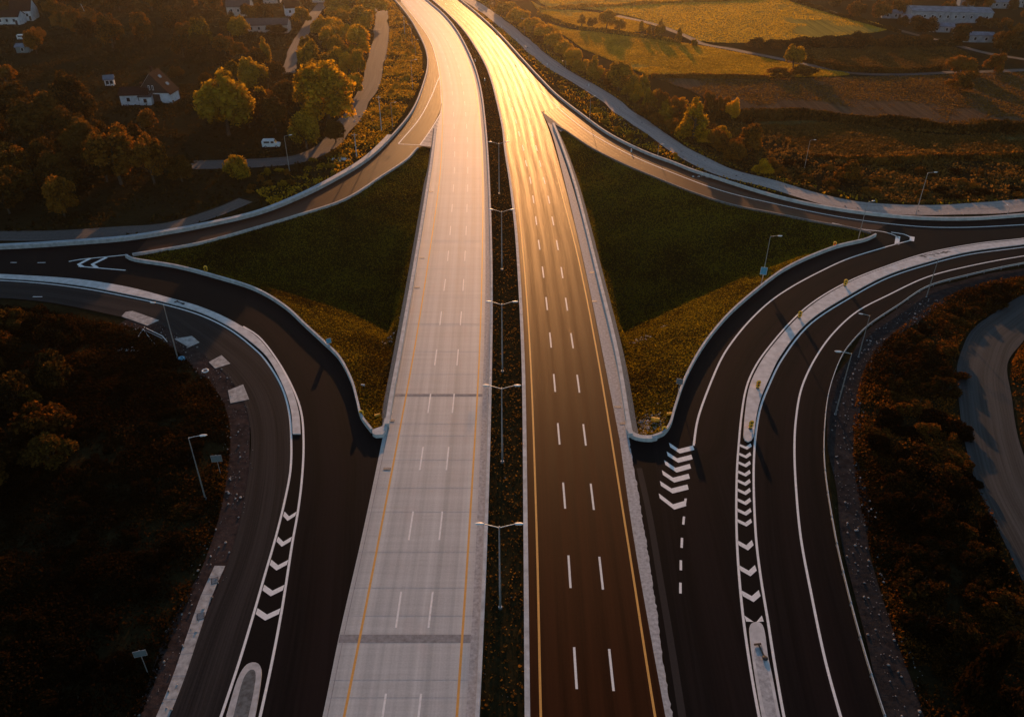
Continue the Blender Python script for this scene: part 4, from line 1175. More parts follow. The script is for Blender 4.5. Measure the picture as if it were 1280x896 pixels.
TR = [
 ('tree', 632, 20, 2, 30, 'leaf_gold', 'glowing golden tree nearest the top of the right hedge line'),
 ('tree', 648, 31, 9, 32, 'leaf_gold', 'glowing golden tree, second from the top of the right hedge line'),
 ('tree', 666, 43, 22, 32, 'leaf_gold', 'glowing golden tree, third from the top of the right hedge line'),
 ('tree', 681, 53, 30, 30, 'leaf_gold', 'golden tree, fourth from the top of the right hedge line'),
 ('tree', 692, 63, 40, 28, 'leaf_gold', 'golden tree, fifth from the top of the right hedge line'),
 ('tree', 704, 72, 51, 30, 'leaf_gold', 'golden tree, sixth from the top of the right hedge line'),
 ('tree', 716, 82, 60, 26, 'leaf_gold', 'golden tree, seventh from the top, left of the small dark pair'),
 ('bush', 724, 90, 74, 19, 'leaf_green', 'small round bush just left of the pointed dark tree'),
 ('conical_tree', 742, 99, 69, 23, 'leaf_green', 'pointed dark olive tree at the corner of the meadow'),
 ('tree', 773, 114, 77, 37, 'leaf_green', 'broad olive tree right of the pointed one, edging the meadow'),
 ('tree', 798, 122, 91, 28, 'leaf_green', 'olive tree right of the broad one at the meadow corner'),
 ('bush', 815, 133, 107, 30, 'leaf_green', 'brownish bush between the meadow corner and ploughed field'),
 ('bush', 826, 140, 112, 30, 'leaf_rust', 'dark rounded bush below the ploughed field corner'),
 ('bush', 846, 148, 120, 24, 'leaf_rust', 'bush behind the pale golden tree of the right hedge'),
 ('conical_tree', 866, 173, 123, 39, 'leaf_gold', 'pale golden egg shaped tree in front of the ploughed field'),
 ('bush', 885, 140, 113, 26, 'leaf_rust', 'bush right behind the pale golden egg shaped tree'),
 ('bush', 903, 143, 115, 32, 'leaf_rust', 'broad dark bush between the two golden trees'),
 ('tree', 915, 150, 121, 20, 'leaf_gold', 'small golden lollipop tree at the edge of the ploughed field'),
 ('bush', 896, 188, 158, 32, 'leaf_rust', 'bush below and right of the egg shaped tree'),
 ('bush', 936, 192, 158, 40, 'leaf_rust', 'broad bush on the slope below the lollipop tree'),
 ('bush', 917, 200, 176, 30, 'leaf_rust', 'low bush between the broad bushes above the track'),
 ('bush', 842, 165, 146, 28, 'leaf_rust', 'low bush left of the egg shaped tree'),
 ('bush', 810, 146, 128, 26, 'leaf_rust', 'low bush along the track, above the bend'),
 ('bush', 820, 155, 140, 22, 'leaf_rust', 'small bush by the track, lower than the others'),
 ('conical_tree', 727, 35, 21, 15, 'leaf_green', 'small dark tree at the left end of the mid-field hedge'),
 ('tree', 740, 37, 23, 14, 'leaf_green', 'small round tree second in the mid-field hedge'),
 ('tree', 758, 38, 14, 24, 'leaf_green', 'tallest dark tree in the mid-field hedge'),
 ('tree', 774, 40, 25, 18, 'leaf_green', 'rounded tree right of the tallest in the mid-field hedge'),
 ('conical_tree', 801, 45, 29, 11, 'leaf_green', 'slim pointed tree before the farm track'),
 ('conical_tree', 811, 46, 33, 8, 'leaf_green', 'very slim tree right of the slim pointed one'),
 ('tree', 824, 49, 33, 16, 'leaf_green', 'round tree beside the farm track'),
 ('conical_tree', 826, 34, 24, 8, 'leaf_green', 'tiny tree beyond the farm track'),
 ('conical_tree', 848, 54, 37, 12, 'leaf_green', 'pointed tree on the farm track edge'),
 ('bush', 867, 58, 48, 11, 'leaf_green', 'small bush where the hedge meets the farm track'),
 ('tree', 991, 86, 57, 30, 'leaf_green', 'lone round tree between pasture and ploughed field'),
 ('bush', 1004, 96, 82, 36, 'leaf_rust', 'low bush at the foot of the lone round tree'),
 ('bush', 972, 97, 86, 34, 'leaf_rust', 'low bush left of the lone round tree'),
 ('bush', 965, 62, 50, 24, 'leaf_dark', 'dark bush at the left end of the pasture hedge'),
 ('bush', 945, 61, 48, 28, 'leaf_dark', 'dark bush on the meadow edge'),
 ('bush', 1000, 60, 47, 26, 'leaf_dark', 'dark hedge bush, first along the pasture top'),
 ('bush', 1032, 60, 45, 34, 'leaf_dark', 'dark hedge bush, second along the pasture top'),
 ('bush', 1075, 59, 41, 40, 'leaf_dark', 'dark hedge bush, third and widest along the pasture top'),
 ('bush', 1116, 59, 42, 36, 'leaf_dark', 'dark hedge bush, fourth along the pasture top'),
 ('bush', 1155, 58, 44, 34, 'leaf_dark', 'dark hedge bush, fifth along the pasture top'),
 ('tree', 1042, 10, -2, 18, 'leaf_dark', 'small dark tree at the top edge by the farm track'),
 ('tree', 1068, 24, 2, 26, 'leaf_rust', 'dark tree at the top right, left of the factory'),
 ('tree', 1098, 26, 1, 28, 'leaf_rust', 'rust topped dark tree at the top right, next to the factory'),
 ('tree', 1124, 20, -2, 26, 'leaf_rust', 'dark tree touching the left end of the factory'),
 ('tree', 1127, 36, 20, 16, 'leaf_dark', 'small dark tree in front of the factory'),
 ('tree', 1151, 44, 20, 36, 'leaf_dark', 'broad dark tree in front of the factory'),
 ('tree', 1199, 56, 30, 26, 'leaf_dark', 'dark tree right of the broad one before the factory'),
 ('tree', 1256, 72, 38, 36, 'leaf_dark', 'large dark tree near the right edge'),
 ('bush', 1200, 93, 67, 42, 'leaf_rust', 'rust topped rounded bush at the end of the pasture'),
 ('bush', 1242, 90, 66, 32, 'leaf_rust', 'rust topped bush right of the rounded one'),
 ('bush', 1200, 114, 92, 44, 'leaf_rust', 'rounded bush below the pasture end, on the ploughed field'),
 ('bush', 1060, 228, 204, 34, 'leaf_rust', 'solitary bush on the rough slope above the gravel track'),
 ('bush', 1262, 165, 146, 36, 'leaf_dark', 'bush at the right edge in the dark hedge'),
]
for t in TR:
    put_px(*t, cat='tree' if t[0] != 'bush' else 'bush', group=gR if t[0] == 'tree' and t[1] < 720 else None)

# hedges: one thing each
def hedge(px, h, w, mat, label, n, leaf=.7):
    l = L(px, 2); acc = arclen(l)
    s = rng.uniform(0, acc[-1], n); P = np2(l)
    X = np.interp(s, acc, P[:, 0]); Y = np.interp(s, acc, P[:, 1])
    hh = h * (.55 + .75 * vnoise(s, s * 0, 7, 31)); ww = w * (.6 + .7 * vnoise(s, s * 0 + 50, 6, 32))
    a = rng.uniform(0, math.pi, n); q = rng.uniform(.75, 1.05, n)
    C = np.stack([X, Y + np.cos(a) * ww * q, np.sin(a) * hh * q], 1); C[:, 2] += -.1
    Nn = np.stack([rng.normal(0, .6, n), np.cos(a), np.sin(a)], 1) + rng.normal(0, .5, (n, 3))
    me = quad_cloud('hedge', C, Nn, leaf * rng.uniform(.6, 1.4, n), M[mat])
    o = bpy.data.objects.new('hedge', me); COL.objects.link(o)
    tag(o, label, 'hedge')
hedge([(880, 146), (930, 149), (985, 148), (1040, 150), (1110, 158), (1180, 163), (1300, 162)], 2.6, 2.6, 'leaf_dark', 'long dark hedge across the slope below the ploughed field', 14000)
hedge([(1015, 199), (1090, 204), (1160, 201), (1220, 198), (1310, 201)], 1.6, 1.8, 'leaf_rust', 'low rusty hedge across the rough slope above the gravel track', 8000)
hedge([(815, 96.5), (880, 98), (960, 98.5)], 1.3, 1.0, 'leaf_rust', 'thin hedge between the lower meadow and the ploughed field', 3500)
hedge([(1005, 77), (1050, 88), (1100, 91), (1175, 89)], 1.7, 1.2, 'leaf_dark', 'dark hedge along the lower edge of the pasture', 4500)
hedge([(673, 13), (720, 10), (770, 8), (840, 4), (920, 1), (1000, -4)], 1.6, 1.5, 'leaf_green', 'thin hedge between the two farthest meadows', 4500)
hedge([(672, 18), (690, 26), (705, 32), (740, 39), (800, 46), (850, 55)], 1.5, 1.2, 'leaf_green', 'hedge between the meadows with small trees in it', 4500)
hedge([(960, 58), (1010, 58), (1070, 57), (1130, 57), (1200, 57)], 3.0, 2.0, 'leaf_dark', 'dense dark hedge along the upper edge of the pasture', 7000)
hedge([(988, 2), (1040, 18), (1090, 32), (1125, 42)], 1.6, 1.2, 'leaf_dark', 'dark hedge along the upper farm track', 3000)

# thickets of the two foregrounds: shrubs one by one
def thicket(poly_px, n, hr, rr, mats, label, group, kind, clear):
    w = LP(poly_px)
    P = np2(w); k = 0; tries = 0; pts = []
    cl2 = [np2(t_) for t_ in clear]
    while k < n and tries < 6000:
        tries += 1
        x = random.uniform(P[:, 0].min(), P[:, 0].max()); y = random.uniform(P[:, 1].min(), P[:, 1].max())
        X, Y = np.array([x]), np.array([y])
        if not inside(w, X, Y)[0]: continue
        if min(float(np.sqrt(((Cn - (x, y)) ** 2).sum(1).min())) for Cn in cl2) < rr[1] * .8 + 2.4: continue
        h = random.uniform(*hr); r = random.uniform(*rr)
        if any((x - a) ** 2 + (y - b) ** 2 < (.62 * (r + c)) ** 2 for a, b, c in pts): continue
        pts.append((x, y, r)); k += 1
        put(kind, x, y, zat(x, y), h, r, random.choice(mats), label, 'bush' if kind == 'bush' else 'shrub', group)
clr = [W_ll, W_D, W_barL, W_barR, bend, svc_r, svc_l2, shR, shL]
thicket([(-150, 345), (0, 350), (60, 395), (110, 415), (130, 470), (80, 560), (60, 660), (-150, 700)], 26, (4.5, 7.5), (3.0, 4.6), ['scrub', 'scrub', 'under', 'leaf_dark'], 'tall rust tipped bush in the dark thicket at the left edge', 'tall bushes of the left foreground thicket', 'bush', clr)
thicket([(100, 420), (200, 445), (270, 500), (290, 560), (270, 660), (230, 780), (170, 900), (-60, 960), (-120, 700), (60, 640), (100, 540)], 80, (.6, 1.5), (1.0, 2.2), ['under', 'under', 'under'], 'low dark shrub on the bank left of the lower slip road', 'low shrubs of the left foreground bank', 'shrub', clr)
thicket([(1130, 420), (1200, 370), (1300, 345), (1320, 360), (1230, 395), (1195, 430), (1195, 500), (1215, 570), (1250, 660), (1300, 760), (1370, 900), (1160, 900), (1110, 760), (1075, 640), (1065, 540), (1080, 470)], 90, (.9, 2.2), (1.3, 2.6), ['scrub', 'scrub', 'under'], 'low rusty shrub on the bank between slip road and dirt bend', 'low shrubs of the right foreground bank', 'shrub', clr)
thicket([(1275, 430), (1400, 400), (1500, 700), (1400, 780), (1310, 650), (1270, 560), (1262, 490)], 14, (.8, 1.6), (1.5, 2.8), ['under', 'leaf_dark'], 'dark shrub inside the loop of the dirt bend', 'shrubs inside the dirt bend', 'shrub', clr)
put_px('bush', 1215, 880, 800, 70, 'under', 'large dark rounded bush near the bottom right corner', 'bush')
thicket([(520, 20), (528, 60), (520, 100), (498, 150), (478, 170), (470, 150), (482, 100), (488, 50), (486, 10)], 30, (.8, 1.8), (.9, 1.8), ['leaf_gold', 'leaf_green'], 'low golden shrub on the verge between track and slip road', 'shrubs of the upper left verge', 'shrub', clr)
thicket([(640, 52), (700, 98), (780, 152), (860, 206), (830, 198), (760, 164), (700, 122), (650, 72)], 24, (.7, 1.5), (.8, 1.6), ['leaf_green', 'leaf_rust'], 'low amber shrub between the right barrier and the gravel track', 'shrubs of the upper right verge', 'shrub', clr)
thicket([(940, 205), (1030, 208), (1180, 208), (1280, 206), (1290, 250), (1180, 252), (1060, 246), (980, 228)], 30, (.8, 1.9), (1.2, 2.6), ['leaf_rust', 'under'], 'low rusty shrub on the dark slope above the right gravel track', 'shrubs of the dark right slope', 'shrub', clr)
thicket([(330, 215), (420, 190), (470, 178), (440, 205), (380, 232), (330, 250), (310, 240)], 18, (.8, 1.8), (.9, 1.8), ['leaf_green', 'leaf_rust'], 'low shrub between the left gravel track and the blue-grey barrier', 'shrubs of the left verge', 'shrub', clr)

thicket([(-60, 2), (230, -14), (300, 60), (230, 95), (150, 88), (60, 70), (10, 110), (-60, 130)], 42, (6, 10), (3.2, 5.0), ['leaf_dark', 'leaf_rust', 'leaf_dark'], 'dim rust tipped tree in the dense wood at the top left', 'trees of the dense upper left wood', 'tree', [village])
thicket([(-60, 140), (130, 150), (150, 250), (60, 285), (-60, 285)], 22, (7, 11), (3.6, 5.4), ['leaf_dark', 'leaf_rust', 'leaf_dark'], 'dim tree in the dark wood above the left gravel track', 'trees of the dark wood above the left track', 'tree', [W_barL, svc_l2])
thicket([(385, 5), (474, -4), (470, 60), (452, 105), (440, 120), (400, 118), (372, 100), (372, 70), (392, 50)], 30, (6, 10), (3.0, 4.6), ['leaf_gold', 'leaf_green', 'leaf_gold', 'leaf_green'], 'golden or olive tree in the belt between village road and gravel track', 'tree belt between village road and gravel track', 'tree', [village, svc_l])
thicket([(255, 70), (330, 62), (362, 100), (362, 165), (318, 172), (256, 120)], 12, (5, 8), (2.6, 4.0), ['leaf_green', 'leaf_dark', 'leaf_rust'], 'olive tree in the grove right of the farmhouse garden', 'grove right of the farmhouse', 'tree', [village, svc_l])
thicket([(596, -12), (660, 26), (720, 76), (760, 104), (800, 118), (850, 132), (905, 172), (960, 206), (955, 222), (880, 196), (810, 156), (740, 100), (690, 72), (640, 33), (585, -12)], 54, (3.0, 6.0), (2.0, 3.4), ['leaf_gold', 'leaf_green', 'leaf_gold', 'leaf_rust'], 'bushy tree in the hedgerow along the right gravel track', 'hedgerow trees along the right gravel track', 'bush', [svc_r])
thicket([(1090, -6), (1300, -10), (1320, 70), (1250, 60), (1140, 38), (1110, 26)], 26, (4, 7), (2.4, 4.2), ['leaf_dark', 'leaf_rust'], 'dim tree scattered round the factory at the top right', 'trees round the factory', 'tree', [farm2])
# ground cover, uncountable
def cover(name, poly, n, size, mat, up=.5, zoff=0.0, hump=0.0, avoid=(), avw=0.0, zfun=None, px=True, clump=None):
    w = LP(poly) if px else poly
    P = np2(w)
    X = rng.uniform(P[:, 0].min(), P[:, 0].max(), n * 3); Y = rng.uniform(P[:, 1].min(), P[:, 1].max(), n * 3)
    ok = inside(w, X, Y)
    for t_, wd in avoid: ok &= dist(t_, X, Y, thin=4) > wd
    if clump: ok &= rng.random(len(X)) < np.clip((vnoise(X, Y, clump, 77) * .6 + vnoise(X, Y, clump * .3, 78) * .4 - .25) * 2.2, .04, 1)
    X, Y = X[ok][:n], Y[ok][:n]
    Z = (zfun or ground_z)(X, Y)
    hz = rng.random(len(X)) ** 1.5 * hump * (vnoise(X, Y, 4.5, 21) * 1.6)
    C = np.stack([X, Y, Z + zoff + hz], 1)
    Nn = rng.normal(size=(len(X), 3)); Nn[:, 2] = np.abs(Nn[:, 2]) * up
    s = size * rng.uniform(.5, 1.5, len(X))
    me = quad_cloud(name, C, Nn, s, M[mat])
    o = bpy.data.objects.new(name, me); COL.objects.link(o)
    o['kind'] = 'stuff'
    return o
AV = [(W_ll, 1.5), (W_D, 1.2), (W_barL, 1.0), (W_barR, 1.0)] + [(t, w / 2 + .3) for t, w in TRACKS]
def band_ok(): pass
cover('infield_grass', poly_inf_l, 130000, .19, 'grass_lit', .8, .06, .12, px=False)
cover('infield_grass', poly_inf_r, 130000, .19, 'grass_lit', .8, .06, .12, px=False)
medp = [Vector((p.x + .5, p.y, 0)) for p in W_cR] + [Vector((p.x - .65, p.y, 0)) for p in W_mL[::-1]]
cover('median_weeds', medp, 80000, .17, 'grass_dry', .6, .06, .25, px=False, clump=3.5)
cover('median_grass', medp, 90000, .2, 'grass_med', .7, .05, .12, px=False)
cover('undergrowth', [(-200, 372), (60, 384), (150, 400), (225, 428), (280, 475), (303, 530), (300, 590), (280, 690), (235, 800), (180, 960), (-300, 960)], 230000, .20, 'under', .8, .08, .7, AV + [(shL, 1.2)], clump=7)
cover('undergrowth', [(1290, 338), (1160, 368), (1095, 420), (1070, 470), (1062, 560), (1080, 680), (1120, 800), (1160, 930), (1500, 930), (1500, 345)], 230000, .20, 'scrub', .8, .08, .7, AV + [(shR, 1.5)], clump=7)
cover('rough_grass', [(-180, 306), (0, 303), (160, 296), (320, 264), (420, 220), (490, 160), (526, 105), (530, 75), (505, 20), (480, -20), (-200, -30)], 110000, .5, 'rough', .7, .05, .45, AV + [(w, 1) for w in ()], clump=14)
cover('verge_grass', [(490, 0), (510, 30), (527, 65), (529, 90), (520, 115), (500, 150), (470, 185), (420, 218), (340, 258), (320, 240), (400, 210), (450, 150), (474, 100), (482, 50), (480, 0)], 50000, .38, 'leaf_green', .7, .08, .5, AV, clump=8)
cover('verge_grass', [(580, 0), (640, 56), (700, 118), (780, 175), (880, 216), (980, 244), (1150, 268), (1280, 264), (1280, 250), (1100, 250), (940, 215), (840, 170), (740, 98), (650, 36), (600, -5)], 55000, .38, 'leaf_green', .7, .08, .5, AV, clump=8)
cover('rough_grass', [(640, 25), (720, 85), (800, 130), (880, 145), (1300, 150), (1320, 255), (1130, 254), (1000, 236), (900, 205), (800, 145), (700, 75), (640, 30)], 110000, .5, 'grass_dry', .7, .1, .5, AV, clump=12)
for k, mt, n in (('meadow_a', 'grass_field', 90000), ('meadow_b', 'grass_field', 75000), ('meadow_c', 'grass_field', 30000), ('pasture', 'grass_dry', 26000), ('pasture_b', 'grass_dry', 40000), ('ploughed', 'grass_dry', 30000)):
    cover('field_grass', WF[k], n, .42, mt, .9, .12, .12, [(t, w / 2) for t, w in TRACKS], px=False)
# pebbles on the shoulders
def pebbles(name, line, width, n, rmin, rmax, off=0.0, z=.0):
    acc = arclen(line); P = np2(line); Nn = np.array(normals(line))
    mb = MB()
    for k in range(n):
        s = random.uniform(0, acc[-1]); i = min(int(np.searchsorted(acc, s)), len(line) - 1)
        o = random.uniform(-width / 2, width / 2) + off
        x, y = P[i] + Nn[i] * o + np.random.default_rng(k).uniform(-.6, .6, 2)
        r = rmin + (rmax - rmin) * random.random() ** 4
        mb.ell((x, y, z + r * .3), (r, r * random.uniform(.6, 1), r * .6), 5, 4, random.uniform(0, 3))
    o = mb.build(name, M['pebble']); o['kind'] = 'stuff'
    return o
a_ = [i for i, p in enumerate(shR) if p.x < G(1160, 360).x][0]
pebbles('loose_stones', shR[a_:], 4.0, 700, .05, .22, -.9)
b_ = [i for i, p in enumerate(shL) if p.x > G(150, 396).x][0]
pebbles('loose_stones', shL[b_:], 4.0, 420, .05, .2, .4)
pebbles('loose_stones', svc_r, 9.0, 380, .08, .3, 1.0)
pebbles('loose_stones', resample(W_cR, 200), 3.0, 160, .04, .12, 2.2, -.1)

# ------------------------------------------------------------------ street lamps
def lamp_double():
    root = empty('double_street_lamp', (0, 0, 0))
    MB().tube([(0, 0, -.3), (0, 0, .25)], [.24, .22], 10).build('base', M['galv'], root)
    MB().tube([(0, 0, .2), (0, 0, 6), (0, 0, 12.3)], [.13, .1, .07], 8).build('pole', M['galv'], root)
    for s in (-1, 1):
        MB().tube([(0, 0, 12.1), (s * .7, 0, 12.35), (s * 1.6, 0, 12.62)], [.055, .05, .04], 6).build('arm', M['galv'], root)
        mb = MB().ell((s * 2.0, 0, 12.66), (.52, .17, .09), 10, 6)
        mb.box((s * 1.95, 0, 12.57), (.6, .2, .05))
        mb.build('lamp_head', M['lamphead'], root)
    return root
ld = lamp_double()
MED = [(625.3, 759, 'nearest double armed street lamp on the median strip'), (628, 577, 'second nearest double armed street lamp on the median strip'), (628, 464, 'third double armed street lamp from the near end of the median'), (627.5, 337, 'fourth double armed street lamp from the near end of the median'), (624, 242, 'fifth double armed street lamp, where the median narrows')]
for i, (x, y, lab) in enumerate(MED):
    o = ld if i == 0 else copy_tree(ld)
    p = G(x, y); o.location = (p.x, p.y, -.1); tag(o, lab, 'street lamp', 'double street lamps on the median')
def lamp_single():
    root = empty('street_lamp', (0, 0, 0))
    MB().tube([(0, 0, -.4), (0, 0, .25)], [.2, .18], 8).build('base', M['galv'], root)
    MB().tube([(0, 0, .2), (0, 0, 5), (0, 0, 9.9), (.06, 0, 10)], [.11, .085, .06, .055], 8).build('pole', M['galv'], root)
    MB().tube([(0, 0, 9.95), (.7, 0, 10.08), (1.35, 0, 10.16)], [.05, .045, .04], 6).build('arm', M['galv'], root)
    mb = MB().ell((1.75, 0, 10.18), (.5, .17, .09), 10, 6); mb.box((1.72, 0, 10.1), (.6, .2, .05))
    mb.build('lamp_head', M['lamphead'], root)
    return root
ls = lamp_single()
SING = [
 (256.7, 623, 545, 8, 'single street lamp in the dark bank by the grey sign, left foreground'),
 (222, 447, 379, 170, 'thin street lamp beside the concrete slabs left of the slip road'),
 (362, 214, 170, 20, 'street lamp right of the white van on the gravel track'),
 (491, 161, 128, 15, 'street lamp on the verge just above the stop line of the left slip road'),
 (516, 113, 75, 20, 'street lamp halfway up the left verge'),
 (519.5, 71, 50, 20, 'street lamp higher up the left verge, next to the barrier'),
 (515.5, 58, 31, 160, 'faint street lamp high on the left verge'),
 (952.5, 351, 291, -5, 'street lamp by the blue sign on the right-hand infield'),
 (1145, 267, 215, 0, 'tall street lamp on the right between track and slip road'),
 (1073, 446, 393, 165, 'street lamp reaching over the lower right slip road, nearer the bend'),
 (1044, 518, 440, 172, 'street lamp beside the guard rail of the lower right slip road'),
 (1158, 371, 323, 170, 'faint street lamp outside the guard rail below the stained island'),
 (1073, 298, 249, 20, 'faint street lamp at the right tip of the infield'),
 (737, 150, 120, 10, 'street lamp between right barrier and gravel track'),
 (822, 197, 180, 10, 'low street lamp below the gravel track on the right'),
 (1005, 213, 178, 5, 'street lamp on the rough slope right of the gravel track'),
 (655.5, 43, 23, 180, 'street lamp glowing near the top, right of the gravel track'),
 (619, 17, 4, 180, 'farthest street lamp right of the gravel track'),
 (707, 88, 76, 180, 'short street lamp just right of the gravel track by the golden hedge'),
 (661, 74, 58, 180, 'street lamp on the narrow verge left of the gravel track'),
 (1258, 272, 258, 90, 'short lamp at the right edge by the gravel track'),
]
for i, (x, yb, yt, a, lab) in enumerate(SING):
    o = ls if i == 0 else copy_tree(ls)
    p = G(x, yb); h = hgt(x, yb, yt)
    o.location = (p.x, p.y, zat(p.x, p.y)); o.rotation_euler = (0, 0, R(a))
    s = h / 10.1; o.scale = (max(.7, min(1.1, s)), max(.7, min(1.1, s)), s)
    tag(o, lab, 'street lamp', 'single street lamps')
def util_pole(x, yb, yt, label, cross=True, lean=0.0):
    p = G(x, yb); h = hgt(x, yb, yt)
    root = empty('utility_pole', (p.x, p.y, zat(p.x, p.y)))
    MB().tube([(0, 0, -.4), (lean * .5, 0, h * .5), (lean, 0, h)], [.16, .13, .1], 8).build('pole', M['kerb'], root)
    if cross:
        MB().box((lean, 0, h - .5), (1.4, .1, .12)).build('crossarm', M['galv'], root)
    tag(root, label, 'utility pole')
util_pole(477, 164, 119, 'pale utility pole on the left verge beside the gravel track')
util_pole(446, 197, 166, 'pale utility pole by the pale boulder near the left barrier')
util_pole(114, 32, 4, 'slanting grey pole among the dark trees at the top left', False, -2.2)
util_pole(506, 43, 20, 'faint utility pole near the top of the left verge')

# ------------------------------------------------------------------ signs, bollards
def sign(x, yb, yt, w, h, mat, rz, label, marks=False):
    p = G(x, yb); H_ = hgt(x, yb, yt)
    root = empty('road_sign', (p.x, p.y, zat(p.x, p.y)), rz)
    MB().tube([(0, .06, -.3), (0, .06, H_)], .05, 8).build('post', M['galv'], root)
    mb = MB(); mb.box((0, 0, H_ - h / 2), (w, .05, h)); mb.build('board', M[mat], root)
    fr = MB()
    for sx in (-1, 1): fr.box((sx * (w / 2), -.03, H_ - h / 2), (.05, .02, h))
    for sz in (0, 1): fr.box((0, -.033, H_ - h * sz), (w, .02, .05))
    fr.build('border', M['galv'] if not marks else M['whiteplastic'], root)
    tag(root, label, 'road sign')
sign(276, 594, 568, 1.35, 1.05, 'sign_grey', R(8), 'grey blank backed road sign on a post in the left bank')
sign(185, 842, 812, 1.2, .8, 'sign_grey', R(15), 'dark small sign low in the bottom left bank')
sign(952, 353, 331, 1.15, 1.5, 'sign_blue', R(-12), 'bright blue road sign on the right-hand infield', True)
sign(847.5, 492, 471, .95, .95, 'sign_grey', R(-20), 'grey sign board by the curved barrier above the chevrons')
sign(412, 434, 421, .8, .9, 'sign_blue', R(25), 'small blue sign at the barrier of the left-hand infield')
def bollard():
    root = empty('marker_bollard', (0, 0, 0))
    MB().tube([(0, 0, 0), (0, 0, .1)], [.3, .22], 10).build('base', M['black'], root)
    MB().tube([(0, 0, .08), (0, 0, 1.35)], [.07, .06], 8).build('post', M['yplastic'], root)
    mb = MB()
    n = 16
    for zc, r in ((.55, .38), (1.1, .4)):
        for (ya, yb) in ((-.07, .07),):
            vs = [(r * math.cos(2 * math.pi * k / n), ya, zc + r * math.sin(2 * math.pi * k / n)) for k in range(n)] + [(r * math.cos(2 * math.pi * k / n), yb, zc + r * math.sin(2 * math.pi * k / n)) for k in range(n)]
            mb.add(vs, [tuple(range(n)), tuple(range(n, 2 * n))[::-1]] + [(k, n + k, n + (k + 1) % n, (k + 1) % n) for k in range(n)])
    mb.build('panel', M['yplastic'], root)
    d = MB()
    for zc in (.55, 1.1):
        r = .17; vs = [(r * math.cos(2 * math.pi * k / n), -.078, zc + r * math.sin(2 * math.pi * k / n)) for k in range(n)]
        d.add(vs, [tuple(range(n))])
    d.build('disc', M['black'], root)
    return root
bo = bollard()
BOL = [(1056, 357.5, .17, 'yellow marker bollard on the right-hand island, farthest of the four'), (999, 397.5, .17, 'yellow marker bollard on the right-hand island, second farthest'), (947, 485, .17, 'yellow marker bollard on the right-hand island, third'), (938, 535.5, .17, 'yellow marker bollard nearest the rounded end of the right-hand island'), (1043, 307.5, 0, 'yellow marker bollard on the right-hand infield by the barrier'), (257.5, 338, 0, 'yellow marker bollard on the left-hand infield by the barrier'), (829.5, 541, 0, 'small yellow bollard inside the curved wall end'), (452.5, 521, 0, 'yellow bollard inside the left wall end')]
for i, (x, y, z, lab) in enumerate(BOL):
    o = bo if i == 0 else copy_tree(bo)
    p = G(x, y, z); zz = z if z else max(zat(p.x, p.y + .4), -.4)
    o.location = (p.x, p.y, zz); o.rotation_euler = (0, 0, R(random.uniform(-15, 15)))
    o.scale = (.95, .95, .95)
    tag(o, lab, 'bollard', 'yellow marker bollards')
def barrel(x, y, label, lying=True, col='yplastic', s=1.0):
    p = G(x, y)
    mb = MB()
    pts = [(-.5, 0, .32), (-.45, 0, .32), (-.15, 0, .32), (.15, 0, .32), (.45, 0, .32), (.5, 0, .32)]
    mb.tube([Vector(q) * s for q in pts], [.26 * s, .32 * s, .3 * s, .3 * s, .32 * s, .26 * s], 12)
    o = mb.build('barrel', M[col]); o.location = (p.x, p.y, zat(p.x, p.y)); o.rotation_euler = (0, 0, random.uniform(-.6, .6))
    tag(o, label, 'barrel')
barrel(820, 519, 'orange barrel lying on the stony patch in the right infield tip', s=1.25)
barrel(837, 516, 'small yellow drum beside the thin curved barrier', s=.8)
barrel(471, 513, 'orange drum lying in the left infield tip', s=.9)
barrel(453, 477, 'pale small drum lying on the left-hand infield', col='kerb_pale', s=.6)

# fallen things on the islands
def fallen(x, y, z, rz, label):
    p = G(x, y, z)
    root = empty('fallen_bollard', (p.x, p.y, z), rz)
    MB().tube([(0, -.75, .1), (0, .1, .1), (0, .75, .12)], [.09, .08, .09], 8).build('post', M['black'], root)
    MB().ell((0, -.85, .1), (.3, .34, .1), 10, 6).build('base', M['black'], root)
    mb = MB().box((-.1, .85, .12), (.75, .16, .12)); mb.build('panel', M['wood'], root)
    tag(root, label, 'bollard')
fallen(952, 814, .16, R(8), 'black bollard knocked flat on the bottom right island')
fallen(225, 378.5, .17, R(60), 'dark bollard toppled across the left-hand island')

# stony patch, rubble heaps, slabs
def stones(cx, cy, n, spread, rmin, rmax, label, mat='rubble', flat=.7, cat='rubble'):
    p = G(cx, cy); mb = MB()
    for k in range(n):
        x = p.x + random.gauss(0, spread[0]); y = p.y + random.gauss(0, spread[1]); r = random.uniform(rmin, rmax)
        mb.ell((x - p.x, y - p.y, zat(x, y) - zat(p.x, p.y) + r * .2), (r, r * random.uniform(.5, 1), r * flat), 6, 4, random.uniform(0, 3))
    o = mb.build('rubble', M[mat]); o.location = (p.x, p.y, zat(p.x, p.y))
    tag(o, label, cat)
    return o
stones(812, 518, 240, (1.0, 1.4), .06, .2, 'scatter of pale stones in the right infield tip')
stones(484, 518, 24, (.5, .9), .1, .3, 'heap of pinkish rubble beside the left parapet')
stones(485, 388, 26, (.9, 1.0), .12, .32, 'pale rubble at the bottom of the left-hand infield', flat=.4)
stones(805, 381, 24, (1.1, .7), .12, .32, 'pale rubble at the bottom of the right-hand infield', flat=.4)
stones(834, 372, 5, (.4, .2), .15, .3, 'few white stones right of the rubble in the right-hand infield', flat=.3)
stones(162, 438, 22, (.9, .35), .1, .28, 'heap of white litter in the dark bank left of the fallen frame', 'whiteplastic', .6)
stones(427, 199, 14, (1.0, .7), .3, .75, 'pale boulder heap beside the left gravel track')
stones(455, 150, 60, (2.6, 2.6), .12, .4, 'pale broken stones where the left gravel track widens')
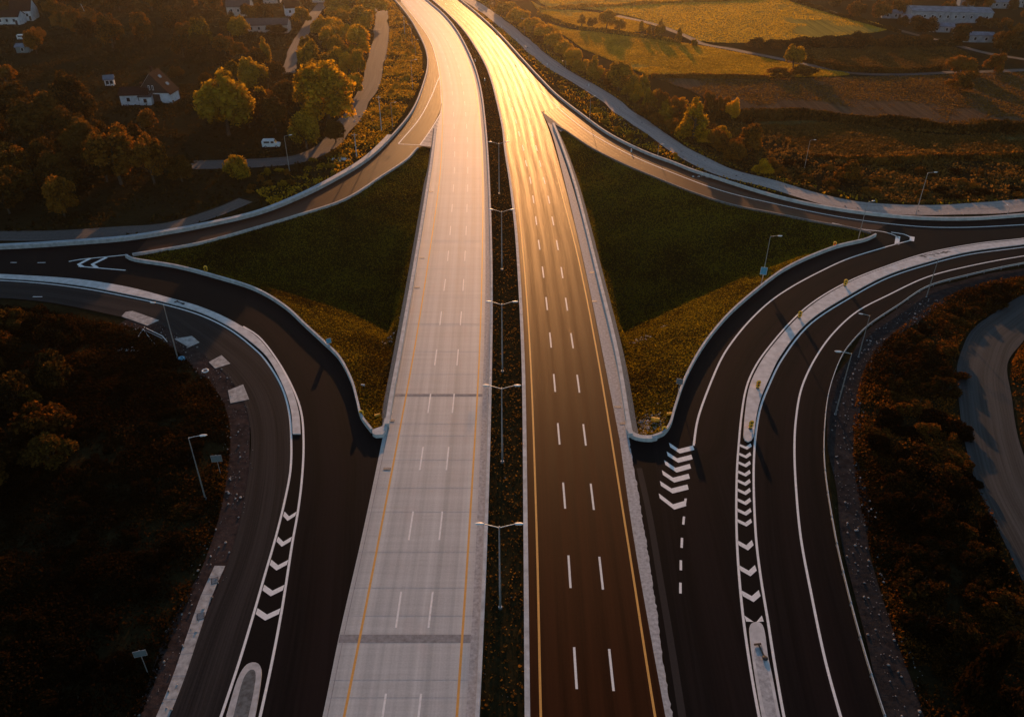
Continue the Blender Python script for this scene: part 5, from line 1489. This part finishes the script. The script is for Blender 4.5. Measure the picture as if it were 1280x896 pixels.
stones(884, 221, 10, (1.2, .5), .2, .5, 'small boulders beside the right barrier')
for i, (px_, lab) in enumerate((([(152, 395.5), (157, 390), (166, 388.8), (199, 400.5), (184, 407)], 'largest pale concrete slab beside the left slip road, farthest of four'), ([(218, 423.5), (240, 420), (249.5, 428), (236, 434)], 'pale concrete slab right of the thin lamp, second of four'), ([(261, 452.5), (277, 444), (288, 454.5), (269, 460.5)], 'square concrete slab at the road edge, third of four'), ([(285, 488), (304, 480.5), (311.5, 499), (288, 504)], 'nearest pale concrete slab at the left road edge'))):
    w = LP(px_); c = sum(w, Vector((0, 0, 0))) / len(w)
    o = MB().prism([p - c for p in w], -.1, .03).build('concrete_slab', M['slab']); o.location = c
    tag(o, lab, 'slab', 'concrete slabs at the left road edge')
# toppled trestle
pA = G(190, 420); zA = zat(pA.x, pA.y)
root = empty('trestle', (pA.x, pA.y, zA))
def q(x, y, z): 
    v = G(x, y, zA + z) - Vector((pA.x, pA.y, zA)); return v
MB().tube([q(180, 409, .9), q(203, 420, .9), q(209, 427, .3)], .07, 6).build('beam', M['whiteplastic'], root)
MB().tube([q(182, 413, .75), q(203, 423, .8)], .05, 6).build('beam', M['galv'], root)
MB().tube([q(179, 411, .9), q(173, 420, .0)], .06, 6).build('leg', M['whiteplastic'], root)
MB().tube([q(179, 411, .9), q(188, 424, .4), q(196, 432, .0)], .06, 6).build('leg', M['whiteplastic'], root)
MB().ell(q(173, 420.5, .05), (.16, .16, .12), 8, 5).build('foot', M['whiteplastic'], root)
tag(root, 'white metal trestle frame toppled beside the concrete slabs', 'trestle')
p = G(227, 449)
mb = MB().tube([(0, 0, 0), (0, 0, .45)], [.55, .5], 14)
o = mb.build('round_tank', M['sign_blue']); o.location = (p.x, p.y, zat(p.x, p.y)); tag(o, 'round pale blue tub at the foot of the thin lamp', 'tub')
p = G(257, 465)
mb = MB(); ring = [(.45 * math.cos(a), .45 * math.sin(a), .15) for a in np.linspace(0, 2 * math.pi, 17)]
mb.tube(ring, .13, 6); o = mb.build('tyre', M['whiteplastic']); o.location = (p.x, p.y, zat(p.x, p.y) + .25); tag(o, 'white painted ring lying on the gravel below the third slab', 'ring')

# ------------------------------------------------------------------ buildings and vehicles
def house(x, y, rz, w, d, h, rh, wallm, roofm, label, wins=3, cat='house', name='house', chimney=True, skyl=False, gable_win=False, door=True, over=.35):
    p = G(x, y)
    root = empty(name, (p.x, p.y, zat(p.x, p.y)), rz)
    mb = MB()
    mb.add([(-w / 2, -d / 2, -.5), (w / 2, -d / 2, -.5), (w / 2, d / 2, -.5), (-w / 2, d / 2, -.5), (-w / 2, -d / 2, h), (w / 2, -d / 2, h), (w / 2, d / 2, h), (-w / 2, d / 2, h), (-w / 2, 0, h + rh), (w / 2, 0, h + rh)],
           [(0, 1, 5, 4), (2, 3, 7, 6), (1, 2, 6, 9, 5), (3, 0, 4, 8, 7)])
    mb.build('wall', M[wallm], root)
    sl = rh / (d / 2); t = .18; o_ = over
    r = MB()
    for s in (-1, 1):
        e = (d / 2 + o_) * s; ze = h - sl * o_ + .03
        X = w / 2 + o_
        r.add([(-X, e, ze), (X, e, ze), (X, 0, h + rh + .03), (-X, 0, h + rh + .03), (-X, e, ze + t), (X, e, ze + t), (X, 0, h + rh + t + .03), (-X, 0, h + rh + t + .03)],
              [(0, 1, 2, 3), (4, 5, 6, 7), (0, 1, 5, 4), (0, 3, 7, 4), (1, 2, 6, 5)])
    ro = r.build('roof', M[roofm], root)
    if chimney:
        MB().box((w * .22, d * .12, h + rh + .35), (.7, .6, 1.6)).build('chimney', M['tiles'], ro)
    if skyl:
        for k, fxx in enumerate((-.15, .25)):
            pass
    for k in range(wins):
        xx = -w / 2 + w * (k + .7) / (wins + .4)
        f = MB().box((xx, -d / 2 - .02, h * .55), (1.15, .08, 1.35)).build('window', M['whiteplastic'], root)
        MB().box((xx, -d / 2 - .065, h * .55), (.95, .03, 1.15)).build('pane', M['glass'], f)
    if door:
        MB().box((w * .4, -d / 2 - .02, 1.0), (1.0, .08, 2.0)).build('door', M['wood'], root)
    tag(root, label, cat)
    return root
# farmhouse: brick-brown gable towards the camera, pale ground floor
fh = house(201, 130, R(86), 6.5, 10.5, 3.2, 6.0, 'plaster', 'tiles', 'steep dark red roofed farmhouse with timber gable and pale ground floor', wins=0, door=False)
e = fh
X = -6.5 / 2 - .04
mb = MB(); mb.add([(X, -5.1, 3.3), (X, 5.1, 3.3), (X, 0, 9.0)], [(0, 2, 1)]); mb.add([(X - .06, -5.1, 3.3), (X - .06, 5.1, 3.3), (X - .06, 0, 9.0)], [(0, 1, 2)]); mb.build('gable_cladding', M['wood'], fh)
for s in (-.6, .6):
    f = MB().box((X - .1, s + .3, 4.9), (.08, .55, 1.5)).build('window', M['whiteplastic'], fh)
    MB().box((X - .15, s + .3, 4.9), (.03, .3, 1.1)).build('pane', M['glass'], f)
MB().box((X - .02, .3, 1.5), (.1, 4.6, 2.8)).build('garage_door', M['wood'], fh)
for zz, yy in ((7.75, -1.9), (5.55, -3.85)):
    f = MB(); f.add([(-1.0, yy + .35, zz + .45), (.6, yy + .35, zz + .45), (.6, yy - .35, zz - .35), (-1.0, yy - .35, zz - .35)], [(0, 1, 2, 3)])
    f.build('skylight', M['skylight'], fh)
house(174, 133, R(6), 8.5, 6.0, 3.2, 1.6, 'plaster', 'tiles', 'white low annex with two dark windows left of the farmhouse', wins=2, door=False)
house(186.5, 134, R(6), 3.6, 4.5, 2.7, .5, 'plaster', 'tiles_grey', 'small white lean-to between annex and farmhouse', wins=1, chimney=False, door=False)
house(138.5, 108, R(20), 3.0, 3.0, 2.2, 1.0, 'whiteplastic', 'metalroof', 'tiny white shed in the dark garden left of the farmhouse', wins=2, chimney=False, cat='shed', name='shed', door=False)
house(33, 24, R(4), 9.5, 8.0, 4.6, 4.6, 'plaster', 'tiles', 'white two storey house with dark roof at the top left', wins=3)
house(10, 29, R(4), 14, 7.0, 3.6, 2.2, 'plaster', 'tiles', 'long low white wing left of the top left house', wins=4, chimney=False)
house(302, 21, R(3), 11, 9, 4.0, 4.2, 'plaster_warm', 'tiles_grey', 'gabled pale house with a white side wall at the top', wins=3)
house(337, 41, R(3), 18, 9, 3.0, 2.0, 'plaster_warm', 'tiles_grey', 'long grey roofed low building left of the village road', wins=5, chimney=False, cat='building', name='building')
house(366, 19, R(20), 7, 7, 4.0, 3.0, 'plaster', 'tiles', 'small white house behind the round tree by the village road', wins=2)
house(409, 2, R(0), 14, 8, 3.0, 1.2, 'plaster_warm', 'tiles_grey', 'low pale shed beside the village road at the top edge', wins=2, chimney=False, cat='shed', name='shed', door=False)
house(341, 3, R(8), 9, 8, 3.6, 3.0, 'plaster_warm', 'tiles', 'dim house behind the hedge at the top', wins=2)
house(1182, 25, R(-9), 36, 15, 4.5, 1.2, 'plaster_dim', 'metalroof', 'long pale blue factory hall at the top right', wins=10, chimney=False, cat='factory', name='factory')
house(1215, 51, R(-8), 15, 6, 3.0, .8, 'plaster_dim', 'metalroof', 'small blue-grey shed below the factory', wins=3, chimney=False, cat='shed', name='shed', door=False)
house(1262, 8, R(0), 12, 9, 4.5, 2.5, 'plaster_dim', 'metalroof', 'pale house in the far top right corner', wins=3)
house(1246, 11, R(-5), 9, 6, 3, 1.2, 'plaster_dim', 'metalroof', 'low shed left of the corner house at the top right', wins=2, chimney=False, cat='shed', name='shed')
house(1205, 10, R(-5), 7, 5, 3, 1.2, 'plaster_dim', 'metalroof', 'small roof behind the factory', wins=2, chimney=False, cat='shed', name='shed')
for i, (x, y, w, mt, lab) in enumerate(((1113, 21, 9, 'plaster_dim', 'small pale building between the trees left of the factory'), (1175, 38, 10, 'plaster_dim', 'low pale building in front of the factory'), (1137, 27, 7, 'plaster_dim', 'tiny pale shed behind the broad dark tree'))):
    house(x, y, R(-10), w, 5, 2.6, 1.0, mt, 'metalroof', lab, wins=2, chimney=False, cat='building', name='building')
house(32, 66, R(5), 5, 4, 2.2, .9, 'sign_grey', 'metalroof', 'bluish shed in the dark garden below the top left house', wins=1, chimney=False, cat='shed', name='shed', door=False)

def van(x, y, rz, label):
    p = G(x, y); root = empty('van', (p.x, p.y, 0), rz)
    prof = [(-2.3, .35), (2.45, .35), (2.5, .9), (2.35, 1.05), (1.5, 1.2), (.95, 2.0), (.6, 2.12), (-2.1, 2.15), (-2.35, 1.9)]
    mb = MB(); n = len(prof)
    vs = [(a, -.95, b) for a, b in prof] + [(a, .95, b) for a, b in prof]
    mb.add(vs, [tuple(range(n)), tuple(range(n, 2 * n))[::-1]] + [(k, n + k, n + (k + 1) % n, (k + 1) % n) for k in range(n)])
    mb.build('body', M['whiteplastic'], root)
    for sy in (-1, 1):
        for xx in (-1.45, 1.5):
            w_ = MB().tube([(xx, sy * .80, .34), (xx, sy * .98, .34)], .34, 14).build('wheel', M['black'], root)
            MB().tube([(xx, sy * .985, .34), (xx, sy * .995, .34)], .19, 10).build('rim', M['galv'], w_)
        MB().box((.55, sy * .96, 1.6), (.8, .03, .5)).build('window', M['glass'], root)
        MB().box((-1.0, sy * .96, 1.62), (1.5, .03, .45)).build('window', M['glass'], root)
        MB().box((2.47, sy * .65, .82), (.06, .3, .18)).build('headlight', M['lamphead'], root)
    mb = MB(); mb.add([(1.48, -.8, 1.24), (1.48, .8, 1.24), (.99, .72, 1.97), (.99, -.72, 1.97)], [(0, 1, 2, 3)]); o = mb.build('windscreen', M['glass'], root); o.location = (.03, 0, .02)
    tag(root, label, 'van')
van(339.5, 184, R(5), 'white van parked at the edge of the left gravel track')
van(30, 50, R(10), 'white van parked in the dark garden at the top left')
# pale marker stones along the right track
def mstone():
    mb = MB().box((0, 0, .35), (.35, .35, .9), 0, .75); return mb.build('marker_stone', M['whiteplastic'])
ms = mstone()
for i, (x, y, lab) in enumerate(((627, 35, 'first white marker stone from the top along the right gravel track'), (646, 51, 'second white marker stone along the right gravel track'), (684, 82, 'third white marker stone along the right gravel track'), (736, 108, 'fourth white marker stone along the right gravel track'), (789, 190, 'white marker post by the right barrier'), (594, 77, 'white marker stone in the far end of the median'), (606, 101, 'second white marker stone in the far median'))):
    o = ms if i == 0 else copy_tree(ms)
    p = G(x, y); o.location = (p.x, p.y, 0); tag(o, lab, 'marker stone', 'white marker stones')

# ------------------------------------------------------------------ haze, sky, sun
hz = MB().box((0, 700, 31.0), (2000, 1800, 87)).build('haze', M['soil'])
hz['kind'] = 'stuff'
m, nt, out = newmat('haze_air')
v = nt.nodes.new('ShaderNodeVolumePrincipled')
v.inputs['Color'].default_value = (1.0, .93, .85, 1)
v.inputs['Density'].default_value = .00017
v.inputs['Anisotropy'].default_value = .95
nt.links.new(v.outputs[0], out.inputs['Volume'])
hz.data.materials.clear(); hz.data.materials.append(m)

SUN_E, SUN_A = 7.9, .6        # elevation, degrees right of straight ahead
w = bpy.data.worlds.new('World'); S.world = w; w.use_nodes = True
nt = w.node_tree; nt.nodes.clear()
out = nt.nodes.new('ShaderNodeOutputWorld'); bg = nt.nodes.new('ShaderNodeBackground'); sk = nt.nodes.new('ShaderNodeTexSky')
sk.sky_type = 'NISHITA'; sk.sun_disc = False; sk.sun_elevation = R(SUN_E); sk.sun_rotation = R(SUN_A)
sk.air_density = 1.0; sk.dust_density = .6; sk.ozone_density = 1.6
bg.inputs[1].default_value = .15
nt.links.new(sk.outputs[0], bg.inputs[0]); nt.links.new(bg.outputs[0], out.inputs[0])
sun = bpy.data.objects.new('sun', bpy.data.lights.new('sun', 'SUN')); COL.objects.link(sun)
sun.data.energy = 5.0; sun.data.angle = R(.5); sun.data.color = (1.0, .44, .145)
d = Vector((math.sin(R(SUN_A)) * math.cos(R(SUN_E)), math.cos(R(SUN_A)) * math.cos(R(SUN_E)), math.sin(R(SUN_E))))
sun.rotation_euler = d.to_track_quat('Z', 'Y').to_euler()
sun.location = (0, 300, 200)

S.render.engine = 'CYCLES'
S.cycles.volume_bounces = 0
S.view_settings.view_transform = 'Standard'
S.view_settings.look = 'None'
S.view_settings.exposure = 0.14
S.view_settings.gamma = 1.0
# leftover prototypes that were never placed
for k, o in PROTO.items():
    if k not in USED:
        for c in list(o.children): bpy.data.objects.remove(c)
        bpy.data.objects.remove(o)
for o in bpy.data.objects:
    for k in ('_h', '_r'):
        if k in o: del o[k]
